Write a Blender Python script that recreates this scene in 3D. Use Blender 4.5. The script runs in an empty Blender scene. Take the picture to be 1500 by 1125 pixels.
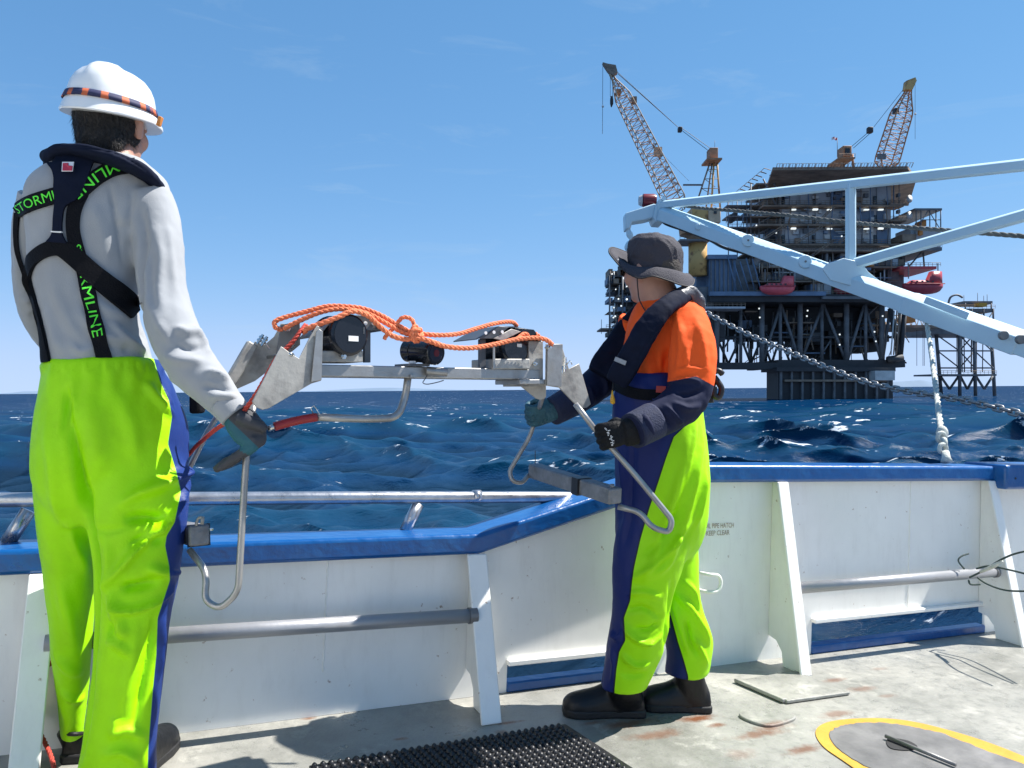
import bpy, bmesh, math, random
import numpy as np
from mathutils import Vector, Matrix, noise
from mathutils.bvhtree import BVHTree

SC = bpy.context.scene
COL = SC.collection
random.seed(7)
rng = np.random.default_rng(11)
V = Vector

# ------------------------------------------------------------------ camera
FPX = 1130.0                      # focal length in pixels of the 1500 px wide photograph
SEA_EYE = 3.0                     # eye above the sea
DECK_EYE = 1.08                   # eye above the deck

def basis(yaw, pitch, roll, loc):
    fw = V((math.sin(yaw)*math.cos(pitch), math.cos(yaw)*math.cos(pitch), math.sin(pitch)))
    r0 = V((math.cos(yaw), -math.sin(yaw), 0.0))
    u0 = r0.cross(fw)
    r = r0*math.cos(roll) + u0*math.sin(roll)
    u = u0*math.cos(roll) - r0*math.sin(roll)
    m = Matrix((r, u, -fw)).transposed().to_4x4()
    m.translation = loc
    return m

CW = basis(0.0, 0.0076, -0.0080, V((0, 0, SEA_EYE)))                       # in the world
CS = basis(math.atan2(.404, .915), 0.0288, 0.038, V((0, 0, DECK_EYE)))     # the same eye on the heeling deck
SHIP = CW @ CS.inverted()                                                  # deck coordinates -> world
SHIP_I = SHIP.inverted()

cam_d = bpy.data.cameras.new('camera')
cam_d.sensor_fit = 'HORIZONTAL'
cam_d.angle_x = 2*math.atan(750/FPX)
cam_d.clip_start = 0.05
cam_d.clip_end = 60000
cam = bpy.data.objects.new('camera', cam_d)
COL.objects.link(cam)
cam.matrix_world = CW
SC.camera = cam

# ------------------------------------------------------------------ sky, sun, exposure
sun_ship = V((math.cos(math.radians(57))*math.cos(math.radians(-9)), math.cos(math.radians(57))*math.sin(math.radians(-9)), math.sin(math.radians(57))))
SUN = (SHIP.to_3x3() @ sun_ship).normalized()
SUN_EL = math.asin(SUN.z)
SUN_AZ = math.atan2(SUN.x, SUN.y)          # clockwise from +Y

world = bpy.data.worlds.new('World')
SC.world = world
world.use_nodes = True
wn = world.node_tree
bg = wn.nodes['Background']
sky = wn.nodes.new('ShaderNodeTexSky')
sky.sky_type = 'NISHITA'
sky.sun_disc = False
sky.sun_elevation = SUN_EL
sky.sun_rotation = SUN_AZ
sky.altitude = 0
sky.air_density = 0.5
sky.dust_density = 0.0
sky.ozone_density = 6.0
hs = wn.nodes.new('ShaderNodeHueSaturation'); hs.inputs['Saturation'].default_value = 1.215
gm = wn.nodes.new('ShaderNodeGamma'); gm.inputs[1].default_value = 0.55
wn.links.new(sky.outputs[0], hs.inputs['Color']); wn.links.new(hs.outputs[0], gm.inputs[0])
# the brightest air near the horizon rolls off smoothly: c / (1 + (c/cap)^4)^(1/4)
sp = wn.nodes.new('ShaderNodeSeparateColor'); cb = wn.nodes.new('ShaderNodeCombineColor'); wn.links.new(gm.outputs[0], sp.inputs[0])
def wmath(op, a, b):
    n = wn.nodes.new('ShaderNodeMath'); n.operation = op
    for s_, v in zip(n.inputs, (a, b)):
        if isinstance(v, (int, float)): s_.default_value = v
        else: wn.links.new(v, s_)
    return n.outputs[0]
for ch, (cap_, tint_) in enumerate(((1.32,1.02), (1.84,.975), (2.50,1.06))):
    c_ = sp.outputs[ch]
    q_ = wmath('POWER', wmath('ADD', wmath('POWER', wmath('DIVIDE', c_, cap_), 4.0), 1.0), .25)
    wn.links.new(wmath('MULTIPLY', wmath('DIVIDE', c_, q_), tint_), cb.inputs[ch])
# thin cirrus streaks
wtc = wn.nodes.new('ShaderNodeTexCoord'); wmp = wn.nodes.new('ShaderNodeMapping'); wmp.inputs['Rotation'].default_value = (.0,.35,.2); wmp.inputs['Scale'].default_value = (2.2,2.2,13.0)
wn.links.new(wtc.outputs['Generated'], wmp.inputs['Vector'])
wnz = wn.nodes.new('ShaderNodeTexNoise'); wnz.inputs['Scale'].default_value = 2.1; wnz.inputs['Detail'].default_value = 9; wnz.inputs['Roughness'].default_value = .62; wnz.inputs['Distortion'].default_value = .7
wn.links.new(wmp.outputs[0], wnz.inputs['Vector'])
wrp = wn.nodes.new('ShaderNodeValToRGB'); wrp.color_ramp.elements[0].position = .56; wrp.color_ramp.elements[0].color = (0,0,0,1); wrp.color_ramp.elements[1].position = .80; wrp.color_ramp.elements[1].color = (.22,.22,.22,1)
wn.links.new(wnz.outputs['Fac'], wrp.inputs['Fac'])
wmx = wn.nodes.new('ShaderNodeMix'); wmx.data_type = 'RGBA'; wn.links.new(wrp.outputs[0], wmx.inputs[0]); wn.links.new(cb.outputs[0], wmx.inputs[6]); wmx.inputs[7].default_value = (1.35,1.7,2.0,1)
wn.links.new(wmx.outputs[2], bg.inputs[0])
bg.inputs[1].default_value = 0.212

sl = bpy.data.lights.new('sun', 'SUN')
sl.energy = 5.0
sl.angle = math.radians(0.53)
sl.color = (1.0, 0.955, 0.89)
so = bpy.data.objects.new('sun', sl)
COL.objects.link(so)
so.rotation_euler = (-SUN).to_track_quat('-Z', 'Y').to_euler()
so.location = (30, 10, 60)

SC.view_settings.view_transform = 'Standard'
SC.view_settings.look = 'None'
SC.view_settings.exposure = 1.0
SC.view_settings.gamma = 1.0
SC.view_settings.use_curve_mapping = False
SC.cycles.max_bounces = 8
SC.cycles.sample_clamp_direct = 2.5
SC.cycles.sample_clamp_indirect = 4.0
SC.cycles.transparent_max_bounces = 16

# ------------------------------------------------------------------ helpers
def px(x, y, d):
    """point that the photograph shows at pixel (x, y), d metres in front of the eye"""
    return CW @ V(((x-750.0)/FPX*d, (562.5-y)/FPX*d, -d))

def px_dir(x, y):
    return (CW.to_3x3() @ V(((x-750.0)/FPX, (562.5-y)/FPX, -1.0))).normalized()

def deck_pt(x, y, z=0.0):
    """deck point (deck coordinates) seen at a pixel, on the plane at height z over the deck"""
    o = SHIP_I @ CW.translation
    d = SHIP_I.to_3x3() @ px_dir(x, y)
    t = (z-o.z)/d.z
    return o + d*t

def wall_pt(x, y, yw):
    o = SHIP_I @ CW.translation
    d = SHIP_I.to_3x3() @ px_dir(x, y)
    t = (yw-o.y)/d.y
    return o + d*t

def S(x, y, z):
    return SHIP @ V((x, y, z))

def wloc(o):
    p = V((0,0,0))
    while o is not None:
        p += o.location; o = o.parent
    return p

class MB:
    """collects shapes for ONE mesh object"""
    def __init__(self):
        self.v = []; self.f = []; self.m = []; self.mi = 0
    def add(self, vs, fs):
        b = len(self.v)
        self.v.extend([V(p) for p in vs])
        self.f.extend([tuple(i+b for i in f) for f in fs])
        self.m.extend([self.mi]*len(fs))
        return self
    def hexa(self, p):
        """8 points: bottom loop 0-3, top loop 4-7"""
        return self.add(p, [(3,2,1,0),(4,5,6,7),(0,1,5,4),(1,2,6,5),(2,3,7,6),(3,0,4,7)])
    def box(self, c, s, M=None):
        c = V(c); h = V(s)*.5
        p = [V((x*h.x, y*h.y, z*h.z)) for z in (-1,1) for x,y in ((-1,-1),(1,-1),(1,1),(-1,1))]
        if M is not None: p = [M @ q for q in p]
        return self.hexa([q+c for q in p])
    def bar(self, a, b, w, h, up=V((0,0,1))):
        a = V(a); b = V(b); t = (b-a).normalized()
        s = t.cross(V(up))
        if s.length < 1e-4: s = t.cross(V((1,0,0)))
        s.normalize(); u = s.cross(t)
        q = lambda o: [o - s*w/2 - u*h/2, o + s*w/2 - u*h/2, o + s*w/2 + u*h/2, o - s*w/2 + u*h/2]
        return self.hexa(q(a)+q(b))
    def tube(self, pts, r, n=8, caps=True, closed=False):
        pts = [V(p) for p in pts]
        N = len(pts)
        rs = r if isinstance(r, (list, tuple)) else [r]*N
        prev = None; vs = []
        for i, p in enumerate(pts):
            if closed: t = pts[(i+1) % N]-pts[i-1]
            else: t = pts[min(i+1,N-1)]-pts[max(i-1,0)]
            t.normalize()
            if prev is None:
                a = V((0,0,1)) if abs(t.z) < .9 else V((1,0,0))
                s = t.cross(a).normalized()
            else:
                s = prev - t*prev.dot(t)
                if s.length < 1e-5: s = t.orthogonal()
                s.normalize()
            prev = s; u = t.cross(s)
            for k in range(n):
                an = 2*math.pi*k/n
                vs.append(p + (s*math.cos(an)+u*math.sin(an))*rs[i])
        fs = []
        for i in range(N if closed else N-1):
            j = (i+1) % N
            for k in range(n):
                fs.append((i*n+k, i*n+(k+1)%n, j*n+(k+1)%n, j*n+k))
        if caps and not closed:
            fs.append(tuple(range(n))[::-1]); fs.append(tuple((N-1)*n+k for k in range(n)))
        return self.add(vs, fs)
    def rings(self, rings, caps=True):
        """loft through equal-length point loops"""
        n = len(rings[0]); vs = [p for r in rings for p in r]; fs = []
        for i in range(len(rings)-1):
            for k in range(n):
                fs.append((i*n+k, i*n+(k+1)%n, (i+1)*n+(k+1)%n, (i+1)*n+k))
        if caps:
            fs.append(tuple(range(n))[::-1]); fs.append(tuple((len(rings)-1)*n+k for k in range(n)))
        return self.add(vs, fs)
    def prism(self, poly, d):
        """polygon (3D points) pushed along d"""
        n = len(poly); d = V(d); a = [V(p) for p in poly]
        return self.add(a+[p+d for p in a], [tuple(range(n))[::-1], tuple(range(n, 2*n))]+[(i, (i+1)%n, n+(i+1)%n, n+i) for i in range(n)])
    def ball(self, c, r, nu=12, nv=8, M=None):
        c = V(c); r = V(r) if hasattr(r, '__len__') else V((r,r,r)); vs = []; fs = []
        vs.append(V((0,0,r.z)))
        for j in range(1, nv):
            th = math.pi*j/nv
            for i in range(nu):
                a = 2*math.pi*i/nu
                vs.append(V((r.x*math.sin(th)*math.cos(a), r.y*math.sin(th)*math.sin(a), r.z*math.cos(th))))
        vs.append(V((0,0,-r.z)))
        for i in range(nu): fs.append((0, 1+i, 1+(i+1)%nu))
        for j in range(nv-2):
            for i in range(nu):
                a = 1+j*nu+i; b = 1+j*nu+(i+1)%nu
                fs.append((a, a+nu, b+nu, b))
        L = len(vs)-1
        for i in range(nu): fs.append((L, L-nu+(i+1)%nu, L-nu+i))
        if M is not None: vs = [M @ p for p in vs]
        return self.add([p+c for p in vs], fs)
    def cyl(self, a, b, r, n=16, r2=None):
        return self.tube([a, b], [r, r if r2 is None else r2], n)
    def build(self, name, mat, parent=None, smooth=False, bevel=0.0, T=None, seg=2, auto=None):
        vs = [T @ p for p in self.v] if T is not None else self.v
        if parent is not None:
            o3 = wloc(parent)
            vs = [p-o3 for p in vs]
        me = bpy.data.meshes.new(name)
        me.from_pydata([tuple(p) for p in vs], [], self.f)
        mats = mat if isinstance(mat, (list, tuple)) else [mat]
        for mm in mats: me.materials.append(mm)
        if len(mats) > 1: me.polygons.foreach_set('material_index', self.m)
        bm = bmesh.new(); bm.from_mesh(me)
        bmesh.ops.recalc_face_normals(bm, faces=bm.faces)
        bm.to_mesh(me); bm.free()
        if smooth: me.shade_smooth()
        ob = bpy.data.objects.new(name, me)
        COL.objects.link(ob)
        if parent is not None:
            ob.parent = parent
        if bevel:
            md = ob.modifiers.new('bevel', 'BEVEL'); md.width = bevel; md.segments = seg; md.limit_method = 'ANGLE'; md.angle_limit = math.radians(40)
            if auto is None: auto = 35
        if auto is not None:
            me.shade_smooth()
            try:
                me.set_sharp_from_angle(angle=math.radians(auto))
            except Exception: pass
        return ob

def tag(o, label=None, cat=None, group=None, kind=None):
    if label: o['label'] = label
    if cat: o['category'] = cat
    if group: o['group'] = group
    if kind: o['kind'] = kind
    return o

def thing(name, loc, label, cat, group=None):
    o = bpy.data.objects.new(name, None)
    COL.objects.link(o)
    o.location = loc
    o.matrix_world = Matrix.Translation(V(loc))
    o.empty_display_size = .1
    return tag(o, label, cat, group)

def rebase(o):
    """put a mesh object's origin at its own base"""
    me = o.data
    n = len(me.vertices); a = np.empty(n*3); me.vertices.foreach_get('co', a); a = a.reshape(-1,3)
    c = np.array([(a[:,0].min()+a[:,0].max())/2, (a[:,1].min()+a[:,1].max())/2, a[:,2].min()])
    a -= c
    me.vertices.foreach_set('co', a.ravel()); me.update()
    o.location = V(c)
    return o

def spline(pts, n=8, closed=False):
    """Catmull-Rom through points"""
    P = [V(p) for p in pts]; out = []; N = len(P)
    for i in range(N if closed else N-1):
        if closed: a,b,c,d = P[i-1], P[i], P[(i+1)%N], P[(i+2)%N]
        else: a,b,c,d = P[max(i-1,0)], P[i], P[i+1], P[min(i+2,N-1)]
        for k in range(n):
            t = k/n
            out.append(.5*((2*b)+(c-a)*t+(2*a-5*b+4*c-d)*t*t+(3*b-a-3*c+d)*t**3))
    if not closed: out.append(P[-1])
    return out

def rounded(pts, r, n=5):
    """polyline with its corners rounded"""
    P = [V(p) for p in pts]; out = [P[0]]
    for i in range(1, len(P)-1):
        a = (P[i-1]-P[i]); c = (P[i+1]-P[i]); rr = min(r, a.length*.45, c.length*.45)
        a = P[i]+a.normalized()*rr; c = P[i]+c.normalized()*rr
        for k in range(n+1):
            t = k/n
            out.append(a*(1-t)**2 + P[i]*2*t*(1-t) + c*t*t)
    out.append(P[-1])
    return out

# ------------------------------------------------------------------ materials
MAT = {}
def mat(name, col, rough=.5, metal=0.0, var=.0, vscale=4.0, bump=0.0, bscale=30.0, spec=.5, col2=None, thr=(.45,.6), coords='Object', sheen=0.0, coat=0.0):
    """procedural surface: base colour, a second colour in noise patches, roughness variation and a fine bump"""
    m = bpy.data.materials.new(name); m.use_nodes = True
    nt = m.node_tree; b = nt.nodes['Principled BSDF']
    b.inputs['Roughness'].default_value = rough
    b.inputs['Metallic'].default_value = metal
    b.inputs['Specular IOR Level'].default_value = spec
    if sheen: b.inputs['Sheen Weight'].default_value = sheen
    if coat: b.inputs['Coat Weight'].default_value = coat
    tc = nt.nodes.new('ShaderNodeTexCoord')
    cin = tc.outputs[coords]
    c4 = (*col, 1)
    b.inputs['Base Color'].default_value = c4
    cur = None
    if col2 is not None or var:
        nz = nt.nodes.new('ShaderNodeTexNoise'); nz.inputs['Scale'].default_value = vscale; nz.inputs['Detail'].default_value = 6; nz.inputs['Roughness'].default_value = .62
        nt.links.new(cin, nz.inputs['Vector'])
        rp = nt.nodes.new('ShaderNodeValToRGB')
        if col2 is not None:
            rp.color_ramp.elements[0].position = thr[0]; rp.color_ramp.elements[0].color = c4
            rp.color_ramp.elements[1].position = thr[1]; rp.color_ramp.elements[1].color = (*col2, 1)
        else:
            rp.color_ramp.elements[0].position = .3; rp.color_ramp.elements[0].color = tuple(x*(1-var) for x in col)+(1,)
            rp.color_ramp.elements[1].position = .7; rp.color_ramp.elements[1].color = tuple(min(1,x*(1+var)) for x in col)+(1,)
        nt.links.new(nz.outputs['Fac'], rp.inputs['Fac'])
        nt.links.new(rp.outputs['Color'], b.inputs['Base Color'])
        mr = nt.nodes.new('ShaderNodeMapRange')
        mr.inputs['To Min'].default_value = max(.03, rough-.12); mr.inputs['To Max'].default_value = min(1, rough+.12)
        nt.links.new(nz.outputs['Fac'], mr.inputs['Value']); nt.links.new(mr.outputs[0], b.inputs['Roughness'])
    if bump:
        n2 = nt.nodes.new('ShaderNodeTexNoise'); n2.inputs['Scale'].default_value = bscale; n2.inputs['Detail'].default_value = 4
        nt.links.new(cin, n2.inputs['Vector'])
        bp = nt.nodes.new('ShaderNodeBump'); bp.inputs['Strength'].default_value = bump; bp.inputs['Distance'].default_value = .01
        nt.links.new(n2.outputs['Fac'], bp.inputs['Height']); nt.links.new(bp.outputs[0], b.inputs['Normal'])
    MAT[name] = m
    return m

def nodes(m):
    nt = m.node_tree
    return nt, nt.nodes['Principled BSDF']

def N(nt, kind, **kw):
    n = nt.nodes.new(kind)
    for k, v in kw.items():
        if k in n.inputs: n.inputs[k].default_value = v
        else: setattr(n, k, v)
    return n

def mixc(nt, fac, a, b, blend='MIX'):
    n = nt.nodes.new('ShaderNodeMix'); n.data_type = 'RGBA'; n.blend_type = blend
    for sock, v in ((n.inputs[0], fac), (n.inputs[6], a), (n.inputs[7], b)):
        if hasattr(v, 'is_output') or isinstance(v, bpy.types.NodeSocket): nt.links.new(v, sock)
        elif isinstance(v, (int, float)): sock.default_value = v
        else: sock.default_value = (*v, 1) if len(v) == 3 else v
    return n.outputs[2]

def ramp(nt, fac, stops):
    r = nt.nodes.new('ShaderNodeValToRGB')
    e = r.color_ramp.elements
    while len(e) < len(stops): e.new(.5)
    for el, (p, c) in zip(e, stops):
        el.position = p; el.color = (c, c, c, 1) if isinstance(c, (int, float)) else (*c, 1)
    nt.links.new(fac, r.inputs['Fac'])
    return r.outputs['Color']

mat('ship_white', (.87,.86,.815), .38, var=.05, vscale=2.5, bump=.12, bscale=9)
def weather_white():
    nt, b = nodes(MAT['ship_white'])
    tc = N(nt, 'ShaderNodeTexCoord')
    mp = N(nt, 'ShaderNodeMapping'); mp.inputs['Scale'].default_value = (7,7,1.6)
    nt.links.new(tc.outputs['Object'], mp.inputs['Vector'])
    a = N(nt, 'ShaderNodeTexNoise', Scale=3.0, Detail=8.0, Roughness=.7); nt.links.new(mp.outputs[0], a.inputs['Vector'])
    c = N(nt, 'ShaderNodeTexNoise', Scale=34.0, Detail=5.0, Roughness=.6); nt.links.new(tc.outputs['Object'], c.inputs['Vector'])
    old = b.inputs['Base Color'].links[0].from_socket
    g = ramp(nt, a.outputs['Fac'], [(.50, 0.0), (.76, .20)])
    col = mixc(nt, g, old, (.50,.47,.42))
    r = ramp(nt, c.outputs['Fac'], [(.675, 0.0), (.735, .8)])
    col = mixc(nt, r, col, (.30,.17,.09))
    nt.links.new(col, b.inputs['Base Color'])
weather_white()
mat('ship_blue', (.003,.078,.27), .32, vscale=9, bump=.4, bscale=22, coat=.2, col2=(.012,.11,.32), thr=(.50,.70))
mat('rail_steel', (.52,.52,.53), .3, .85, var=.25, vscale=14, bump=.1, bscale=60)
mat('rail_paint', (.34,.345,.36), .4, .35, var=.2, vscale=9, bump=.15, bscale=30, col2=(.32,.28,.25), thr=(.62,.72))
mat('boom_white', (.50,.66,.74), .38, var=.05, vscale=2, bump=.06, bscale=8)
mat('rubber_black', (.014,.014,.016), .42, var=.3, vscale=40)
mat('dark_slot', (.012,.012,.013), .7)  # shade inside slots, bolt holes and the pipe bore put in as near-black
mat('yellow_paint', (.55,.29,.03), .5, var=.12, vscale=8, bump=.2, bscale=40)
mat('worn_steel', (.19,.185,.18), .48, .35, var=.3, vscale=7, bump=.15, bscale=40)
mat('rust', (.20,.07,.025), .85, var=.4, vscale=20)
# ================================================================== THE SHIP'S DECK
YW = 2.685           # inner face of the bulwark (deck coordinates: x along the side, y outboard, z up)

def deck_material():
    m = mat('deck_paint', (.50,.505,.47), .42, bump=.0)
    nt, b = nodes(m)
    tc = N(nt, 'ShaderNodeTexCoord')
    o = tc.outputs['Object']
    big = N(nt, 'ShaderNodeTexNoise', Scale=1.6, Detail=8.0, Roughness=.65); nt.links.new(o, big.inputs['Vector'])
    fine = N(nt, 'ShaderNodeTexNoise', Scale=22.0, Detail=8.0, Roughness=.7); nt.links.new(o, fine.inputs['Vector'])
    med = N(nt, 'ShaderNodeTexNoise', Scale=5.5, Detail=7.0, Roughness=.7); nt.links.new(o, med.inputs['Vector'])
    col = ramp(nt, big.outputs['Fac'], [(.32, (.17,.17,.15)), (.48, (.275,.272,.245)), (.70, (.37,.36,.32))])
    sc = ramp(nt, fine.outputs['Fac'], [(.36, .45), (.50, 0.0)])
    col = mixc(nt, sc, col, (.17,.17,.15))
    pal = ramp(nt, med.outputs['Fac'], [(.58, 0.0), (.66, .5)])
    col = mixc(nt, pal, col, (.46,.45,.40))
    # rust stains, each with its own place and ragged outline (deck coordinates in metres)
    for (cx, cy, rx, ry, amt) in RUST:
        mp = N(nt, 'ShaderNodeMapping'); mp.vector_type = 'TEXTURE'
        mp.inputs['Location'].default_value = (cx, cy, 0); mp.inputs['Scale'].default_value = (rx, ry, 50)
        nt.links.new(o, mp.inputs['Vector'])
        ln = N(nt, 'ShaderNodeVectorMath', operation='LENGTH'); nt.links.new(mp.outputs[0], ln.inputs[0])
        nn = N(nt, 'ShaderNodeTexNoise', Scale=16.0, Detail=6.0, Roughness=.75); nt.links.new(o, nn.inputs['Vector'])
        sb = N(nt, 'ShaderNodeMath', operation='MULTIPLY_ADD'); nt.links.new(nn.outputs['Fac'], sb.inputs[0]); sb.inputs[1].default_value = 2.2; nt.links.new(ln.outputs['Value'], sb.inputs[2])
        f = ramp(nt, sb.outputs[0], [(.0, amt), (1.0, amt)])
        mr = N(nt, 'ShaderNodeMapRange'); nt.links.new(sb.outputs[0], mr.inputs['Value'])
        mr.inputs['From Min'].default_value = 1.4; mr.inputs['From Max'].default_value = 2.2; mr.inputs['To Min'].default_value = amt; mr.inputs['To Max'].default_value = 0.0
        col = mixc(nt, mr.outputs[0], col, (.15,.048,.012))
    nt.links.new(col, b.inputs['Base Color'])
    rr = ramp(nt, med.outputs['Fac'], [(.35, .22), (.6, .55)])
    nt.links.new(rr, b.inputs['Roughness'])
    bp = N(nt, 'ShaderNodeBump', Strength=.6, Distance=.008); nt.links.new(fine.outputs['Fac'], bp.inputs['Height']); nt.links.new(bp.outputs[0], b.inputs['Normal'])
    return m

def dk(x, y):
    p = deck_pt(x, y); return (p.x, p.y)
RUST = []
for (x, y, rx, ry, a) in ((1022,1052,.09,.03,.95),(1112,1075,.13,.03,.7),(1160,988,.05,.03,.95),(1140,990,.06,.02,.8),(1222,997,.07,.025,.6),(1225,1046,.09,.03,.6),
                          (690,1092,.10,.022,.95),(655,1094,.08,.018,.9),(585,1082,.03,.012,.7),(745,1058,.06,.012,.9),(735,1072,.03,.02,.7),(1050,1062,.04,.02,.8),
                          (920,1060,.14,.035,.7),(1180,1098,.09,.03,.75),(1130,1066,.10,.03,.6),(1262,1010,.08,.03,.5),(640,1098,.05,.015,.8),(1015,1012,.06,.02,.6),(1300,1020,.05,.02,.4),(870,1058,.05,.015,.6),(960,1076,.12,.035,.6),(1085,1105,.06,.04,.35),(452,1052,.03,.012,.8),(1290,980,.06,.02,.35)):
    c = dk(x, y); RUST.append((c[0], c[1], rx, ry, a))

def grid_sheet(x0, x1, y0, y1, z, nx, ny, f=None):
    mb = MB()
    vs = [V((x0+(x1-x0)*i/nx, y0+(y1-y0)*j/ny, 0)) for j in range(ny+1) for i in range(nx+1)]
    for p in vs: p.z = z + (f(p.x, p.y) if f else 0)
    mb.add(vs, [(j*(nx+1)+i, j*(nx+1)+i+1, (j+1)*(nx+1)+i+1, (j+1)*(nx+1)+i) for j in range(ny) for i in range(nx)])
    return mb

def ship_object(o):
    """meshes written in deck coordinates stand where the heeling deck is"""
    o.matrix_world = SHIP
    return o

deck = grid_sheet(-4.5, 6.5, -2.5, YW+.02, 0, 44, 20, lambda x,y: .002*math.sin(x*1.7)*math.sin(y*2.1)).build('deck', deck_material(), smooth=True)
ship_object(deck); tag(deck, 'pale grey painted steel deck with rust stains', kind='structure')
hull = MB()
hull.box((1.0, .1, -.65), (11.0, 5.2, 1.24))
hull_o = ship_object(hull.build('ship_hull', MAT['ship_blue'])); tag(hull_o, 'blue hull side below the deck of the vessel', 'hull')

# ---- bulwark: plating, cap, brackets, freeing ports with blue sills
ZL, ZH = .535, .79               # underside of the low cap and of the high cap
X_LOW = wall_pt(695, 810, YW).x   # where the cap begins to climb
X_HIGH = wall_pt(1000, 700, YW).x
bul = thing('bulwark', S(1.0, YW, 0), 'white steel bulwark with a blue cap stepping up to the right', 'bulwark')
def zcap(x):
    if x <= X_LOW: return ZL
    if x >= X_HIGH: return ZH
    return ZL + (ZH-ZL)*(x-X_LOW)/(X_HIGH-X_LOW)
PORTS = [(wall_pt(742, 1000, YW).x, wall_pt(925, 970, YW).x, .038, .105), (wall_pt(1188, 950, YW).x, wall_pt(1442, 905, YW).x, .040, .145)]
TH = .012
def plate(mb, xa, xb, zlo, n=1):
    for i in range(n):
        a = xa+(xb-xa)*i/n; c = xa+(xb-xa)*(i+1)/n
        mb.hexa([V((a,YW,zlo)),V((c,YW,zlo)),V((c,YW+TH,zlo)),V((a,YW+TH,zlo)),V((a,YW,zcap(a)+.004)),V((c,YW,zcap(c)+.004)),V((c,YW+TH,zcap(c)+.004)),V((a,YW+TH,zcap(a)+.004))])
segs = [(-4.5, PORTS[0][0], 0), (PORTS[0][0], PORTS[0][1], PORTS[0][3]), (PORTS[0][1], PORTS[1][0], 0), (PORTS[1][0], PORTS[1][1], PORTS[1][3]), (PORTS[1][1], 6.5, 0)]
for a, c, z in segs:
    cuts = sorted({a, c, *[q for q in (X_LOW, X_HIGH) if a < q < c]})
    mb = MB()
    for q, r in zip(cuts, cuts[1:]): plate(mb, q, r, z)
    mb.build('plating', MAT['ship_white'], bul, T=SHIP)
for a, c, z0, z1 in PORTS:
    MB().box(((a+c)/2, YW+.02, z0/2), (c-a, .055, z0)).build('sill', MAT['ship_blue'], bul, T=SHIP, bevel=.006)
    MB().box(((a+c)/2, YW-.014, z1+.010), (c-a+.01, .030, .020)).build('port_lip', MAT['ship_white'], bul, T=SHIP, bevel=.004)
for xw in (-.55, .52, 1.86, 3.35):
    wb = MB(); zt_ = zcap(xw)-.002
    wb.tube([V((xw+.0015*math.sin(k*1.7), YW-.0005, .15+(zt_-.15)*k/40)) for k in range(41)], [.0030+.0008*math.sin(k*2.3) for k in range(41)], 6)
    wb.build('weld_bead', MAT['ship_white'], bul, T=SHIP, smooth=True)
# cap: a deep blue section, inner lip overhanging the plating
cw0, cw1, chh = -.055, .13, .075
cap = MB()
xs = [-4.5, X_LOW, X_HIGH, 6.5]
rings = []
for x in xs:
    z = zcap(x)
    rings.append([V((x,YW+cw0,z)), V((x,YW+cw1,z)), V((x,YW+cw1,z+chh)), V((x,YW+cw0,z+chh))])
cap.rings(rings)
cap.build('cap_rail', MAT['ship_blue'], bul, T=SHIP, bevel=.014, seg=3)
# the blue box fitting on the cap at the right
xb0 = wall_pt(1466, 690, YW-.09).x
MB().box((xb0+.45, YW+.0, ZH+.025), (.9, .24, .125)).build('cap_box', MAT['ship_blue'], bul, T=SHIP, bevel=.016, seg=3)
for dz in (0,):
    for k in range(2):
        MB().cyl((xb0+.07+.09*k, YW-.122, ZH+.02-.03*k), (xb0+.07+.09*k, YW-.118, ZH+.02-.03*k), .006, 10).build('bolt_hole', MAT['dark_slot'], bul, T=SHIP)
def bracket(x, ztop, foot, wide=.075, flange=True):
    mb = MB()
    t = .012
    top = .05
    # web plate
    poly = [(YW-.001, 0.0), (YW-foot, 0.0), (YW-top, ztop), (YW-.001, ztop)]
    hole = [(YW-.001, .11), (YW-.05, .10), (YW-.085, .06), (YW-.095, 0.0)]
    poly = [(YW-foot, 0.0), (YW-top, ztop), (YW-.001, ztop)] + hole
    mb.prism([V((x-t/2, y, z)) for y, z in poly], (t, 0, 0))
    mb.build('bracket', MAT['ship_white'], bul, T=SHIP, bevel=.002)
    fl = MB()
    q = lambda y, z, s: V((x+s*wide/2, y, z))
    fl.hexa([q(YW-foot-.012,0,-1), q(YW-foot-.012,0,1), q(YW-foot,0,1), q(YW-foot,0,-1), q(YW-top-.012,ztop,-1), q(YW-top-.012,ztop,1), q(YW-top,ztop,1), q(YW-top,ztop,-1)])
    fl.build('bracket_flange', MAT['ship_white'], bul, T=SHIP, bevel=.004)
    return x
XB = [wall_pt(52, 960, YW-.13).x, deck_pt(719, 1060).x, deck_pt(1168, 985).x, wall_pt(1478, 800, YW-.15).x]
print('bracket x', [round(v,3) for v in XB], 'low/high', round(X_LOW,2), round(X_HIGH,2))
for x, f in zip(XB, (.24, .245, .215, .235)):
    bracket(x, zcap(x)+.002, f, .075 if x < 1.5 else .06)
# hooks: pale ring handle welded on the plating beside the port
hp = wall_pt(1030, 850, YW)
pts = [V((hp.x-.03, YW, hp.z+.035)), V((hp.x-.01, YW-.05, hp.z+.035)), V((hp.x+.03, YW-.06, hp.z+.03)), V((hp.x+.045, YW-.06, hp.z)), V((hp.x+.03, YW-.06, hp.z-.032)), V((hp.x-.01, YW-.05, hp.z-.038)), V((hp.x-.03, YW, hp.z-.038))]
MB().tube(spline(pts, 6), .008, 8).build('ring_handle', MAT['ship_white'], bul, T=SHIP, smooth=True)

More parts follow.
